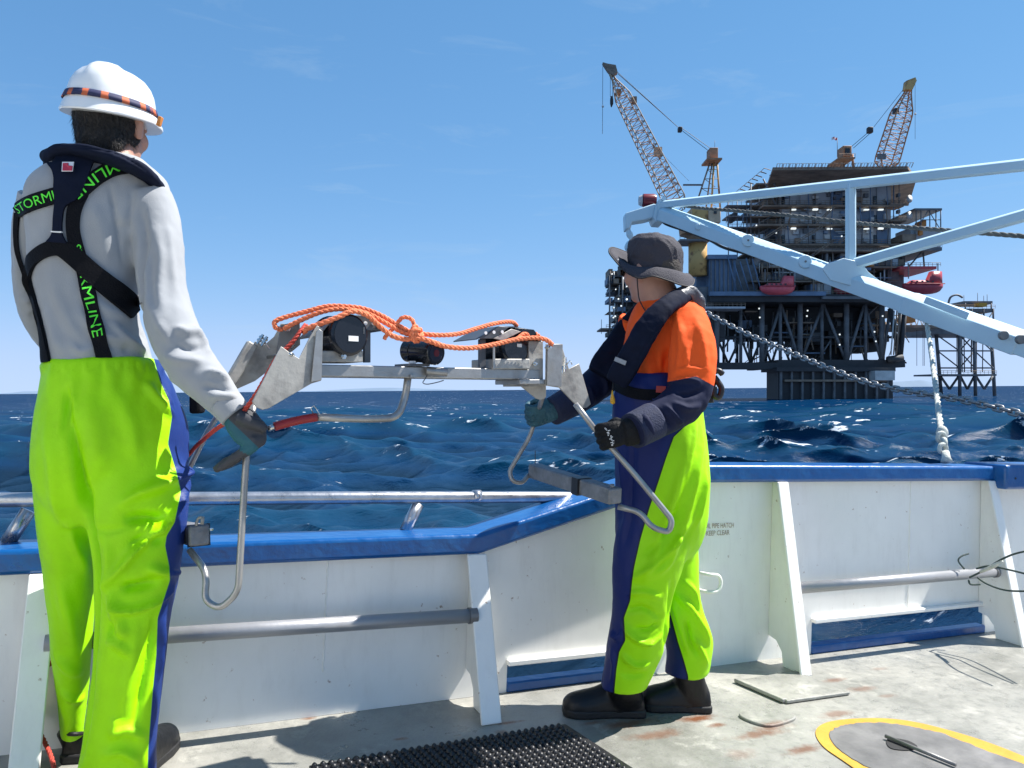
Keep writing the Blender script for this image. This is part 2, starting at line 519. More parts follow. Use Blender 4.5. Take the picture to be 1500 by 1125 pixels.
def text_geo(body, size=1.0, res=2, shear=0.0, bold=0.0, extrude=0.0):
    cu = bpy.data.curves.new('lettering', 'FONT'); cu.body = body; cu.size = size; cu.resolution_u = res
    cu.offset = bold; cu.shear = shear; cu.extrude = extrude
    cu.align_x = 'LEFT'
    ob = bpy.data.objects.new('lettering', cu); COL.objects.link(ob)
    bpy.context.view_layer.update()
    me = ob.evaluated_get(bpy.context.evaluated_depsgraph_get()).to_mesh()
    vs = [v.co.copy() for v in me.vertices]; fs = [tuple(p.vertices) for p in me.polygons]
    ob.to_mesh_clear(); bpy.data.objects.remove(ob); bpy.data.curves.remove(cu)
    return vs, fs

mat('stencil_brown', (.33,.23,.15), .6, var=.25, vscale=60)
tp = wall_pt(1031, 774, YW); te = wall_pt(1074, 774, YW)
for line, dz, wfrac in (('OIL PIPE HATCH', .0, 1.0), ('KEEP CLEAR', -.031, .80)):
    vs, fs = text_geo(line, 1.0)
    w = max(v.x for v in vs); sc = (te.x-tp.x)*wfrac/w
    mb = MB(); mb.add([V((tp.x+(te.x-tp.x)*(1-wfrac)*.3+v.x*sc, YW-.0035, tp.z+dz+v.y*.030)) for v in vs], fs)
    mb.build('lettering', MAT['stencil_brown'], bul, T=SHIP)

# ---- pipes along the bulwark
def pipe_thing(name, pts, r, label, cat, m, n=16, group=None):
    t = thing(name, SHIP @ V(pts[0]), label, cat, group)
    MB().tube(pts, r, n).build('tube', MAT[m], t, T=SHIP, smooth=True)
    return t
ry = YW-.12
a0 = wall_pt(70, 942, ry); a1 = wall_pt(686, 902, ry)
zr = (a0.z+a1.z)/2
lowrail = pipe_thing('pipe_rail', [V((XB[0]+.02, ry, a0.z)), V((a1.x, ry, a1.z))], .0245, 'grey steel pipe rail low on the bulwark behind the taller worker', 'rail', 'rail_paint', group='pipe rails low on the bulwark')
MB().cyl((a1.x, ry, a1.z), (a1.x+.03, ry, a1.z), .028, 14).build('end_cap', MAT['worn_steel'], lowrail, T=SHIP)
b0 = wall_pt(1176, 861, ry); b1 = wall_pt(1455, 838, ry)
lr2 = pipe_thing('pipe_rail', [V((b0.x-.03, ry, b0.z)), V((b1.x, ry, b1.z))], .0245, 'grey steel pipe rail low on the bulwark at the far right', 'rail', 'rail_paint', group='pipe rails low on the bulwark')
MB().cyl((b1.x, ry, b1.z), (b1.x+.02, ry, b1.z), .028, 14).build('end_cap', MAT['worn_steel'], lr2, T=SHIP)

# ---- handrail over the low cap
hy = YW+.10
h0 = wall_pt(0, 720, hy); h1 = wall_pt(700, 727, hy); h2 = wall_pt(838, 728, hy)
hr = thing('handrail', SHIP @ V((h0.x, hy, h0.z)), 'stainless pipe handrail above the low blue cap', 'handrail')
MB().tube(rounded([V((-4.4, hy, h0.z)), V((h1.x-.3, hy, h1.z)), V((h2.x-.02, hy, h2.z)), V((h2.x+.12, hy, h2.z-.012))], .1), .0225, 18).build('tube', MAT['rail_steel'], hr, T=SHIP, smooth=True)
for (xp, yt, xbm, yb) in ((613, 738, 596, 782),):
    p0 = wall_pt(xp, yt, hy); p1 = wall_pt(xbm, yb, hy)
    for k in range(4):
        dx = -1.25*k
        MB().tube([V((p0.x+dx, hy, p0.z)), V((p1.x+dx-.01, hy-.01, ZL+chh-.005))], [.022, .022], 12).build('post', MAT['rail_steel'], hr, T=SHIP, smooth=True)
MB().tube([V((h1.x-.02, hy, h1.z)), V((h1.x+.01, hy, h1.z))], .0245, 14).build('weld_bead', MAT['rail_steel'], hr, T=SHIP, smooth=True)

# ---- house block added for its bounce, inboard, to the left behind the camera: out of the picture, but it shuts off sky and throws back light
dh = thing('added_deckhouse', S(-4.4, -.4, 0), 'white steel house block added out of view to throw light back', 'added_deckhouse')
MB().box((-4.4, -.45, 1.3), (4.0, 4.1, 2.6)).build('wall', MAT['ship_white'], dh, T=SHIP, bevel=.03)
MB().box((-4.4, -.45, 2.66), (4.3, 4.4, .10)).build('roof', MAT['ship_white'], dh, T=SHIP, bevel=.02)
MB().box((-2.39, -1.2, .98), (.03, .72, 1.9)).build('door', MAT['ship_blue'], dh, T=SHIP, bevel=.01)
for yy in (.3, 1.05): MB().cyl((-2.40, yy, 1.6), (-2.385, yy, 1.6), .17, 24).build('porthole', MAT['dark_slot'], dh, T=SHIP)

# ---- deck fittings
def rounded_poly(w, d, r, n=6):
    out = []
    for cx, cy, a0 in ((w/2-r, d/2-r, 0), (-w/2+r, d/2-r, 90), (-w/2+r, -d/2+r, 180), (w/2-r, -d/2+r, 270)):
        for k in range(n+1):
            a = math.radians(a0+90*k/n); out.append((cx+r*math.cos(a), cy+r*math.sin(a)))
    return out
# welded doubler with two raised bars
p0 = deck_pt(1078, 1000); p1 = deck_pt(1150, 1031); p2 = deck_pt(1242, 1018); p3 = deck_pt(1165, 985)
dp = thing('deck_plate', SHIP @ p0, 'raised pale steel pad with a bar edge on the deck beside the shorter worker', 'deck plate')
MB().prism([V((p.x,p.y,-.002)) for p in (p0,p1,p2,p3)], (0,0,.012)).build('pad', MAT['deck_paint'], dp, T=SHIP, bevel=.004)
MB().bar(V((p0.x,p0.y,.012)), V((p1.x,p1.y,.012)), .026, .015).build('edge_bar', MAT['deck_paint'], dp, T=SHIP, bevel=.004)
MB().bar(V((p1.x,p1.y,.010)), V((p2.x,p2.y,.010)), .022, .013).build('edge_bar', MAT['deck_paint'], dp, T=SHIP, bevel=.004)
q = [deck_pt(*c) for c in ((1082,1049),(1122,1066),(1160,1058),(1163,1050),(1135,1040))]
c0 = sum(q, V())/len(q)
sp = spline([V((p.x,p.y,-.002)) for p in q], 5, True)
dp2 = MB().prism(sp, (0,0,.012)).build('deck_plate', MAT['deck_paint'], bevel=.004)
ship_object(dp2); tag(dp2, 'small rounded cover plate on the deck left of the yellow ring', 'deck plate')

# hatch with the worn yellow ring
hc = thing('deck_hatch', SHIP @ deck_pt(1340, 1095), 'grey worn steel hatch with a yellow painted ring on the deck', 'hatch')
outer = [deck_pt(*c) for c in ((1195,1078),(1199,1066),(1218,1058),(1255,1054),(1300,1054),(1345,1060),(1400,1074),(1450,1090),(1505,1112),(1560,1140),(1560,1230),(1400,1220),(1300,1160),(1235,1116),(1207,1096))]
inner = [deck_pt(*c) for c in ((1214,1080),(1220,1070),(1238,1064),(1262,1061),(1300,1061),(1340,1068),(1385,1078),(1440,1100),(1505,1124),(1545,1150),(1545,1215),(1420,1200),(1325,1152),(1255,1118),(1226,1098))]
ring = MB(); no = len(outer)
so_, si_ = spline([V((p.x,p.y,.004)) for p in outer], 6, True), spline([V((p.x,p.y,.004)) for p in inner], 6, True)
random.seed(3)
si_ = [p + (p-V((1.9,1.6,.004))).normalized()*random.uniform(-.006,.006) for p in si_]
n_ = len(so_)
ring.add(so_+si_, [(i, (i+1)%n_, n_+(i+1)%n_, n_+i) for i in range(n_)])
ring.build('painted_ring', MAT['yellow_paint'], hc, T=SHIP)
MB().prism([V((p.x,p.y,-.01)) for p in si_], (0,0,.0165)).build('cover', MAT['worn_steel'], hc, T=SHIP, bevel=.003)
s0 = deck_pt(1297, 1086); s1 = deck_pt(1400, 1128)
MB().prism([V((p.x,p.y,.0075)) for p in spline([deck_pt(*c) for c in ((1298,1090),(1305,1085),(1330,1089),(1344,1098),(1330,1103),(1305,1100))], 4, True)], (0,0,.002)).build('recess', MAT['dark_slot'], hc, T=SHIP)
MB().tube([V((s0.x,s0.y,.018)), V((s1.x,s1.y,.016))], .0065, 8).build('lifting_bar', MAT['worn_steel'], hc, T=SHIP, smooth=True)

# studded rubber mat
mtq = [deck_pt(452, 1128), deck_pt(828, 1066), deck_pt(922, 1128)]
ex = (mtq[1]-mtq[0]); ey = (mtq[2]-mtq[1])
mt = thing('rubber_mat', SHIP @ mtq[1], 'black studded rubber mat on the deck at the bottom edge', 'mat')
ey2 = ey.normalized()*.75
MB().prism([V((p.x,p.y,.004)) for p in (mtq[0], mtq[1], mtq[1]+ey2, mtq[0]+ey2)], (0,0,.010)).build('base', MAT['rubber_black'], mt, T=SHIP, bevel=.003)
st = MB(); L = ex.length; D = .75; pit = .0245
for i in range(int(L/pit)):
    for j in range(int(D/pit)):
        p = mtq[0] + ex.normalized()*(i+.5)*pit + ey2.normalized()*(j+.5)*pit
        b = .0085 + .001*((i*7+j*3) % 3)
        vs = []; n = 6
        for r_, z_ in ((b, .0145), (b*.85, .0205), (b*.35, .0245)):
            vs += [V((p.x+r_*math.cos(2*math.pi*k/n), p.y+r_*math.sin(2*math.pi*k/n), z_)) for k in range(n)]
        st.add(vs, [(k,(k+1)%n,n+(k+1)%n,n+k) for k in range(n)]+[(n+k,n+(k+1)%n,2*n+(k+1)%n,2*n+k) for k in range(n)]+[tuple(2*n+k for k in range(n))])
tag(st.build('studs', MAT['rubber_black'], mt, T=SHIP, smooth=True), kind='stuff')

# ================================================================== THE SEA
def sea_material():
    m = mat('sea_water', (.004,.040,.085), .08, spec=.5)
    nt, b = nodes(m)
    b.inputs['IOR'].default_value = 1.33
    tc = N(nt, 'ShaderNodeTexCoord'); o = tc.outputs['Object']
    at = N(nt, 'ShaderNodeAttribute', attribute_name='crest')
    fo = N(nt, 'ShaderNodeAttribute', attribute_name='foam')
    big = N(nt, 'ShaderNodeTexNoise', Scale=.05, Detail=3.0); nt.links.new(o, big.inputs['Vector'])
    c0 = ramp(nt, at.outputs['Fac'], [(.25, (.0005,.0085,.021)), (.55, (.0010,.0225,.070)), (.92, (.0014,.031,.070))])  # troughs painted darker to deepen the shade on the wave faces
    # foam: broken up by noise
    mp = N(nt, 'ShaderNodeMapping'); mp.inputs['Scale'].default_value = (3.2,3.2,3.2); nt.links.new(o, mp.inputs['Vector'])
    fn = N(nt, 'ShaderNodeTexNoise', Scale=1.8, Detail=7.0, Roughness=.7); nt.links.new(mp.outputs[0], fn.inputs['Vector'])
    ad = N(nt, 'ShaderNodeMath', operation='MULTIPLY_ADD'); nt.links.new(fo.outputs['Fac'], ad.inputs[0]); ad.inputs[1].default_value = 1.0; nt.links.new(fn.outputs['Fac'], ad.inputs[2])
    ff = ramp(nt, ad.outputs[0], [(.86, 0.0), (.94, 1.0)])
    # sparse whitecap flecks drawn out along the crests
    mq = N(nt, 'ShaderNodeMapping'); mq.inputs['Rotation'].default_value = (0,0,-.42); mq.inputs['Scale'].default_value = (.55,1.9,1.0); nt.links.new(o, mq.inputs['Vector'])
    k1 = N(nt, 'ShaderNodeTexNoise', Scale=.85, Detail=6.0, Roughness=.62); nt.links.new(mq.outputs[0], k1.inputs['Vector'])
    k2 = N(nt, 'ShaderNodeTexNoise', Scale=.11, Detail=3.0); nt.links.new(o, k2.inputs['Vector'])
    kk = N(nt, 'ShaderNodeMath', operation='MULTIPLY_ADD'); nt.links.new(k2.outputs['Fac'], kk.inputs[0]); kk.inputs[1].default_value = .45; nt.links.new(k1.outputs['Fac'], kk.inputs[2])
    kc = N(nt, 'ShaderNodeMath', operation='MULTIPLY_ADD'); nt.links.new(at.outputs['Fac'], kc.inputs[0]); kc.inputs[1].default_value = .10; nt.links.new(kk.outputs[0], kc.inputs[2])
    fl_ = ramp(nt, kc.outputs[0], [(.952, 0.0), (.985, 1.0)])
    mxx = N(nt, 'ShaderNodeMath', operation='MAXIMUM'); nt.links.new(ff, mxx.inputs[0]); nt.links.new(fl_, mxx.inputs[1]); ff = mxx.outputs[0]
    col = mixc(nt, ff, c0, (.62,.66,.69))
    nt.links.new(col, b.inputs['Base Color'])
    fa = N(nt, 'ShaderNodeAttribute', attribute_name='ruffle')      # unresolved ripples widen the reflection
    r0 = N(nt, 'ShaderNodeMapRange'); nt.links.new(fa.outputs['Fac'], r0.inputs['Value']); r0.inputs['To Min'].default_value = .05; r0.inputs['To Max'].default_value = .13
    rm = N(nt, 'ShaderNodeMath', operation='MAXIMUM'); nt.links.new(r0.outputs[0], rm.inputs[0]); nt.links.new(ramp(nt, ff, [(0, .0), (1, .75)]), rm.inputs[1])
    nt.links.new(rm.outputs[0], b.inputs['Roughness'])
    # ripples
    mp2 = N(nt, 'ShaderNodeMapping'); mp2.inputs['Rotation'].default_value = (0,0,.35); mp2.inputs['Scale'].default_value = (1.0,1.9,1.0); nt.links.new(o, mp2.inputs['Vector'])
    r1 = N(nt, 'ShaderNodeTexNoise', Scale=3.4, Detail=8.0, Roughness=.68); nt.links.new(mp2.outputs[0], r1.inputs['Vector'])
    r3 = N(nt, 'ShaderNodeTexNoise', Scale=9.0, Detail=6.0, Roughness=.6); nt.links.new(mp2.outputs[0], r3.inputs['Vector'])
    bp3 = N(nt, 'ShaderNodeBump', Strength=.55, Distance=.03); nt.links.new(r3.outputs['Fac'], bp3.inputs['Height'])
    bp = N(nt, 'ShaderNodeBump', Strength=.50, Distance=.06); nt.links.new(r1.outputs['Fac'], bp.inputs['Height']); nt.links.new(bp3.outputs[0], bp.inputs['Normal'])
    r2 = N(nt, 'ShaderNodeTexNoise', Scale=.6, Detail=6.0, Roughness=.6); nt.links.new(mp2.outputs[0], r2.inputs['Vector'])
    bp2 = N(nt, 'ShaderNodeBump', Strength=.30, Distance=.30); nt.links.new(r2.outputs['Fac'], bp2.inputs['Height']); nt.links.new(bp.outputs[0], bp2.inputs['Normal'])
    nt.links.new(bp2.outputs[0], b.inputs['Normal'])
    # water body and a separate sky reflection; facets hide one another at low angles, which weakens the mirror
    b.inputs['Specular IOR Level'].default_value = 0.0
    gl = N(nt, 'ShaderNodeBsdfGlossy'); nt.links.new(rm.outputs[0], gl.inputs['Roughness']); nt.links.new(bp2.outputs[0], gl.inputs['Normal'])
    fz = N(nt, 'ShaderNodeFresnel', IOR=1.33); nt.links.new(bp2.outputs[0], fz.inputs['Normal'])
    mu = N(nt, 'ShaderNodeMath', operation='MULTIPLY'); nt.links.new(fz.outputs[0], mu.inputs[0])
    fk = N(nt, 'ShaderNodeMapRange'); nt.links.new(fa.outputs['Fac'], fk.inputs['Value']); fk.inputs['To Min'].default_value = .28; fk.inputs['To Max'].default_value = .11; nt.links.new(fk.outputs[0], mu.inputs[1])
    inv = N(nt, 'ShaderNodeMath', operation='SUBTRACT'); inv.inputs[0].default_value = 1.0; nt.links.new(ff, inv.inputs[1])
    m3 = N(nt, 'ShaderNodeMath', operation='MULTIPLY'); nt.links.new(mu.outputs[0], m3.inputs[0]); nt.links.new(inv.outputs[0], m3.inputs[1])
    mx = N(nt, 'ShaderNodeMixShader'); nt.links.new(m3.outputs[0], mx.inputs[0]); nt.links.new(b.outputs[0], mx.inputs[1]); nt.links.new(gl.outputs[0], mx.inputs[2])
    nt.links.new(mx.outputs[0], nt.nodes['Material Output'].inputs['Surface'])
    return m

def build_sea():
    # fan of cells, finer where waves are near; wave trains of a fresh breeze
    na = 620
    ang = np.radians(np.concatenate([np.linspace(-180,-52,30)[:-1], np.linspace(-52,58,na), np.linspace(58,180,28)[1:-1]]))
    rad = [3.6]
    while rad[-1] < 40000:
        r = rad[-1]
        k = .045 if r < 12 else (.0085*r/3.2 if r < 45 else min(.012*r*(r/60.)**.55, .18*r))
        k = max(k, .045)
        k = max(k, r*.0042)
        rad.append(r+k)
    rad = np.array(rad)
    A, R = np.meshgrid(ang, rad)
    X = R*np.sin(A); Y = R*np.cos(A); Z = np.zeros_like(X)
    dX = np.zeros_like(X); dY = np.zeros_like(X)
    dr = np.gradient(rad)[:,None]*np.ones_like(X)
    cell = np.maximum(dr, R*np.gradient(ang)[None,:])
    g = np.random.default_rng(5)
    th0 = math.radians(205)      # wind waves run towards the viewer and to the left
    jac = np.zeros_like(X)
    for lam in np.geomspace(17.0, .42, 92):
        lam *= g.uniform(.93,1.07)
        th = th0 + g.normal(0, .50 if lam < 5 else .36)
        k = 2*math.pi/lam
        a = (.0100 if lam < 1.5 else (.0135 if lam < 2.6 else .0200))*lam**.93 if lam < 7 else .0185*7**.93*(7/lam)**.25
        a *= g.uniform(.55,1.35)
        kx, ky = k*math.sin(th), k*math.cos(th)
        ph = kx*X+ky*Y+g.uniform(0, 6.283)
        w = np.clip((lam/cell-2.6)/3.0, 0, 1)
        Z += w*a*np.sin(ph)
        q = .85 if lam < 2.6 else 1.0
        c = np.cos(ph)*w*a*q
        dX += c*math.sin(th); dY += c*math.cos(th)
        jac += w*a*k*q*np.sin(ph)
    # slow gusty grouping so that crests bunch up
    grp = 1+.28*np.sin(X*.061+Y*.047+1.1)*np.sin(X*.031-Y*.072+.3)
    Z *= grp
    Xd = X+dX*grp; Yd = Y+dY*grp
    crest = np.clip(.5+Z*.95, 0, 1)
    foam = np.clip((jac*grp-np.quantile(jac[(R>12)&(R<120)&(np.abs(A)<.9)], .975))*2.0+.12, -1, .36)
    # wash along the ship's side
    pl = np.array(SHIP_I)
    sx = pl[0,0]*X+pl[0,1]*Y+pl[0,2]*0+pl[0,3]; sy = pl[1,0]*X+pl[1,1]*Y+pl[1,3]
    wash = np.exp(-((sy-3.2)/1.5)**2)*(np.sin(sx*2.1+1.)*.35+np.sin(sx*5.3+sy*3)*.25+.35)
    foam = np.maximum(foam, wash*.46)
    # keep the water off the deck
    under = (sy < 3.0) & (R < 14)
    Z = np.where(under, np.minimum(Z, -.35), Z)
    nr, ncl = X.shape
    co = np.stack([Xd, Yd, Z], -1).reshape(-1,3)
    idx = np.arange(nr*ncl).reshape(nr, ncl)
    a = idx[:-1,:]; b = np.roll(idx,-1,1)[:-1,:]; c = np.roll(idx,-1,1)[1:,:]; d = idx[1:,:]
    quads = np.stack([a,d,c,b], -1).reshape(-1,4)
    me = bpy.data.meshes.new('sea')
    me.vertices.add(len(co)); me.vertices.foreach_set('co', co.ravel())
    me.loops.add(quads.size); me.loops.foreach_set('vertex_index', quads.ravel().astype(np.int32))
    me.polygons.add(len(quads)); me.polygons.foreach_set('loop_start', np.arange(0, quads.size, 4, dtype=np.int32))
    try: me.polygons.foreach_set('loop_total', np.full(len(quads), 4, dtype=np.int32))
    except Exception: pass
    me.update(calc_edges=True); me.validate()
    far = np.clip((np.log(R)-math.log(25))/(math.log(400)-math.log(25)), 0, 1)
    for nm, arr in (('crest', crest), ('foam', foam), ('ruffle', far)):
        at = me.attributes.new(nm, 'FLOAT', 'POINT'); at.data.foreach_set('value', arr.ravel().astype(np.float32))
    me.materials.append(sea_material())
    me.shade_smooth()
    o = bpy.data.objects.new('sea', me); COL.objects.link(o)
    tag(o, 'deep blue choppy sea with small whitecaps', kind='structure')
    print('sea cells', len(quads))
    return o
build_sea()
# ================================================================== OIL PLATFORM
D0 = 200.0
mat('steel_dark', (.135,.138,.145), .6, var=.35, vscale=.5, col2=None)
mat('steel_black', (.036,.037,.040), .65, var=.3, vscale=.4)
mat('steel_rust', (.25,.185,.135), .75, var=.45, vscale=.35)
mat('panel_grey', (.42,.44,.46), .6, var=.22, vscale=.25)
mat('panel_blue', (.13,.19,.28), .6, var=.25, vscale=.3)
mat('pale_steel', (.52,.52,.50), .55, var=.2, vscale=.6)
mat('crane_ochre', (.60,.36,.12), .55, var=.18, vscale=.4, col2=(.22,.10,.035), thr=(.52,.66))
mat('crane_pale', (.58,.41,.26), .6, var=.2, vscale=.5)
mat('crane_rust', (.40,.21,.11), .7, var=.35, vscale=.5)
mat('boat_red', (.72,.11,.13), .4, var=.15, vscale=.6)
mat('boat_maroon', (.38,.045,.06), .4, var=.2, vscale=.6)
mat('orange_box', (.55,.20,.04), .6, var=.2, vscale=.6)
mat('cable_dark', (.03,.03,.035), .6)
mat('window_dark', (.012,.016,.022), .15)
def lamp_mat():
    m = mat('lamp_white', (.85,.87,.85), .4)
    nt, b = nodes(m); b.inputs['Emission Color'].default_value = (.95,1,.95,1); b.inputs['Emission Strength'].default_value = .45
lamp_mat()

plat = thing('oil_platform', V((px(1200,575,D0).x, D0+10, 0)), 'dark multi-storey offshore oil platform standing on a broad base', 'oil platform')
BACK = V((0,1,0))
def rect(x0, y0, x1, y1, d0, d1):
    a,b,c,d = px(x0,y1,d0), px(x1,y1,d0), px(x1,y0,d0), px(x0,y0,d0)
    k = BACK*(d1-d0)
    return [a,b,b+k,a+k,d,c,c+k,d+k]
def slab(name, x0, y0, x1, y1, d0, d1, m, par=None, bevel=0):
    return MB().hexa(rect(x0,y0,x1,y1,d0,d1)).build(name, MAT[m], par or plat, bevel=bevel)
def beam(name, a, b, w, m, d=D0, d2=None, par=None, n=6):
    return MB().tube([px(a[0],a[1],d), px(b[0],b[1],d2 if d2 else d)], w/FPX*d/2, n).build(name, MAT[m], par or plat, smooth=True)
def railing(x0, x1, y, d, h=5.2, step=6, par=None, m='steel_rust', y1=None):
    y1 = y if y1 is None else y1
    mb = MB(); n = max(2, int(abs(x1-x0)/step))
    f = lambda t, dy: px(x0+(x1-x0)*t, y+(y1-y)*t-dy, d)
    for k in range(n+1): mb.tube([f(k/n,0), f(k/n,h)], .05, 4)
    for q in (h, h*.55): mb.tube([f(0,q), f(1,q)], .055, 4)
    return mb.build('railing', MAT[m], par or plat)

random.seed(21)
R = random.uniform
# --- base caisson and water line
cb = slab('caisson', 1140, 541, 1308, 604, 197, 206, 'steel_black')
for k in range(11):
    x = 1143+k*15.6; slab('caisson_rib', x, 543, x+3, 604, 196.2, 197.1, 'steel_dark', cb)
slab('caisson_ledge', 1138, 538, 1312, 544, 195.5, 208, 'steel_black')
slab('fender', 1150, 556, 1300, 559, 195.8, 197, 'steel_rust', cb)
slab('boat_slab', 1282, 543, 1311, 557, 193, 197, 'pale_steel')  # plain slab standing in for a pale service boat
# --- under-deck truss
slab('bottom_chord', 1047, 531, 1140, 541, 198, 201, 'steel_black')
slab('bottom_chord', 1047, 531, 1140, 541, 222, 225, 'steel_black')
slab('cross_girder', 1047, 531, 1055, 540, 201, 222, 'steel_black')
slab('cross_girder', 1130, 531, 1140, 540, 201, 222, 'steel_black')
slab('bottom_chord', 1140, 527, 1326, 538, 198, 224, 'steel_black')
for x in (1050, 1085, 1116, 1143, 1172, 1204, 1240, 1268, 1292, 1318):
    for d in (199, 223):
        beam('column', (x, 440), (x, 534), 8 if x in (1050,1116,1172,1240,1292) else 5, 'steel_dark', d, n=8)
for d in (199.3, 211, 223.3):
    xs_ = [1050, 1067, 1085, 1100, 1116, 1130, 1143, 1158, 1172]
    for k in range(len(xs_)-1):
        up = k % 2
        beam('lattice_brace', (xs_[k], 533 if up else 494), (xs_[k+1], 494 if up else 533), 3.6, 'steel_black', d)
    for k, (a, b) in enumerate(((1116,1172),(1172,1240),(1240,1292),(1292,1318))):
        beam('diagonal_brace', (a, 532), ((a+b)/2, 446), 4.6, 'steel_dark', d); beam('diagonal_brace', ((a+b)/2, 446), (b, 532), 4.6, 'steel_dark', d)
    beam('lattice_brace', (1047, 494), (1320, 494), 4, 'steel_black', d)
slab('under_deck_dark_fill', 1092, 448, 1170, 497, 209, 221, 'steel_black')  # near-black boxes put in as the darkness behind the truss
slab('under_deck_dark_fill', 1176, 446, 1236, 505, 207, 221, 'steel_black')
slab('under_deck_dark_fill', 1176, 505, 1236, 531, 212, 221, 'steel_black')
slab('under_deck_dark_fill', 1243, 448, 1288, 515, 208, 221, 'steel_black')
slab('under_deck_dark_fill', 1050, 446, 1092, 494, 210, 221, 'steel_black')
for k in range(26):
    x = R(1060, 1310); y0 = R(446, 500); 
    beam('riser_pipe', (x, y0), (x+R(-1,1), min(531, y0+R(15,50))), R(1.4,3), random.choice(['steel_dark','steel_rust','panel_grey']), R(200,207))
for k in range(9):
    x = R(1070, 1270); y = R(450, 520)
    slab('cable_tray', x, y, x+R(16,48), y+1.8, 200.5, 204, random.choice(['panel_grey','steel_rust','panel_blue']))
for k in range(70):
    x = R(1056, 1316); y = R(446, 528); q = random.choice((0,0,1))
    beam('lattice_brace' if q else 'riser_pipe', (x, y), (x+(R(-26,26) if q else R(-2,2)), min(532, y+R(10,38))), R(1.0,2.6), random.choice(['steel_black','steel_dark','steel_rust','steel_dark','panel_blue']), R(199.5,210))
for k in range(24):
    x = R(1060, 1300); y = R(448, 500); slab('equipment_skid', x, y, x+R(5,20), y+R(4,14), R(203,207), 210, random.choice(['steel_black','steel_dark','steel_rust','panel_blue','steel_black']))
# right-hand strut with its round foot
beam('fender_post', (1326, 448), (1319, 522), 7, 'steel_black', 197, n=10)
beam('fender_post', (1303, 452), (1318, 524), 6, 'steel_black', 197, n=10)
beam('fender_foot', (1300, 527), (1322, 524), 10, 'steel_black', 196.5, n=12)
for k in range(3): beam('riser_pipe', (1310+4*k, 455), (1305+4*k, 520), 2, 'pale_steel' if k == 0 else 'steel_rust', 196)
# --- main deck
slab('main_deck', 1040, 431, 1332, 442, 194, 230, 'steel_black')
slab('deck_edge', 1040, 427, 1210, 433, 193, 194.2, 'panel_blue')
slab('deck_edge', 1205, 434, 1330, 438, 193, 194.2, 'steel_dark')
railing(1085, 1330, 431, 193.6)
# left-hand blue module and its neighbours
mod = slab('module', 1039, 378, 1078, 433, 196, 214, 'panel_blue')
for k in range(6):
    slab('rib', 1041+k*6.3, 380, 1042.6+k*6.3, 431, 195.6, 196.1, 'steel_dark', mod)
slab('roof_cap', 1037, 373, 1080, 379, 195, 215, 'panel_blue', mod)
slab('module', 1078, 388, 1110, 433, 199, 214, 'steel_dark')
slab('module', 1020, 400, 1040, 452, 200, 214, 'panel_blue')
slab('module', 1010, 420, 1046, 466, 197, 214, 'steel_dark')
slab('module', 1030, 452, 1062, 500, 199, 216, 'steel_black')
for k in range(5):
    beam('diagonal_brace', (1066+k*9, 375+R(0,10)), (1080+k*9, 430), 2, 'panel_blue', 195)
slab('ledge', 1030, 449, 1092, 452, 192, 199, 'panel_grey')
railing(1030, 1092, 449, 192)
# --- middle levels: ledges, tanks, ducts, pipes
slab('mid_block', 1098, 366, 1312, 432, 207, 228, 'steel_black')
slab('mid_block', 1300, 395, 1324, 432, 205, 226, 'steel_dark')
for (x0, x1, y) in ((1098,1322,366),(1112,1372,390),(1100,1212,411)):
    s_ = slab('walkway', x0, y, x1, y+2.2, 196.5, 208, 'steel_rust')
    railing(x0, x1, y, 196.6, par=s_)
for k in range(95):
    x = R(1102, 1312); lv = random.choice([(369,389),(393,410),(412,431)]); h = R(.4,1)*(lv[1]-lv[0]); w = R(4,17)
    nm, mm = random.choice([('duct','panel_grey'),('equipment_skid','steel_dark'),('tank','pale_steel'),('equipment_skid','steel_rust'),('duct','panel_blue'),('equipment_skid','steel_black'),('equipment_skid','steel_dark')])
    slab(nm, x, lv[1]-h, x+w, lv[1], R(197,203), 206.8, mm)
for k in range(70):
    x = R(1102, 1318); y0 = R(366, 410)
    beam('riser_pipe', (x, y0), (x, y0+R(10,26)), R(.9,2.2), random.choice(['pale_steel','steel_rust','panel_grey','steel_dark']), R(195,199))
for k in range(14):
    x = R(1100, 1270); y = R(370, 428)
    beam('header_pipe', (x, y), (x+R(20,60), y), R(1,2.4), random.choice(['pale_steel','steel_rust','panel_blue','steel_dark']), R(196,199))
slab('container', 1258, 383, 1280, 390, 195, 199, 'orange_box')
slab('container', 1250, 392, 1276, 396, 195, 199, 'panel_blue')
# --- accommodation block
acc = slab('accommodation_block', 1146, 262, 1305, 366, 202, 232, 'panel_grey')
LV = [(300,262),(328,303),(357,331)]
for li, (yb, yt) in enumerate(LV):
    x0, x1 = ((1118,1324),(1112,1312),(1102,1322))[li]
    w_ = slab('walkway', x0, yb, x1, yb+2.6, 199.2, 202.2, 'steel_rust')
    railing(x0, x1, yb, 199.3, par=w_, h=6)
    for k in range(7):
        x = 1150+k*22.5
        slab('wall_panel', x, yt+6, x+R(14,19), yb-1, 201.6, 202.1, random.choice(['panel_grey','panel_grey','panel_blue','pale_steel' if k == 5 else 'panel_grey']))
        if k % 2 == 0: slab('doorway', x-4.5, yb-13, x-1, yb, 201.5, 202.05, 'window_dark')
    for x in (1163, 1195, 1216, 1270, 1291):
        if li == 2 and x == 1195: continue
        slab('lamp', x-3.4, yt+3+R(-1,1), x+3.4, yt+4.6, 199.5, 200.2, 'lamp_white')
    for x in (1156, 1185, 1218, 1262, 1275, 1300): beam('down_pipe', (x+R(-3,3), yt), (x+R(-3,3)*.1, yb), R(1.2,2.4), random.choice(['panel_blue','steel_dark','steel_rust']), 199)
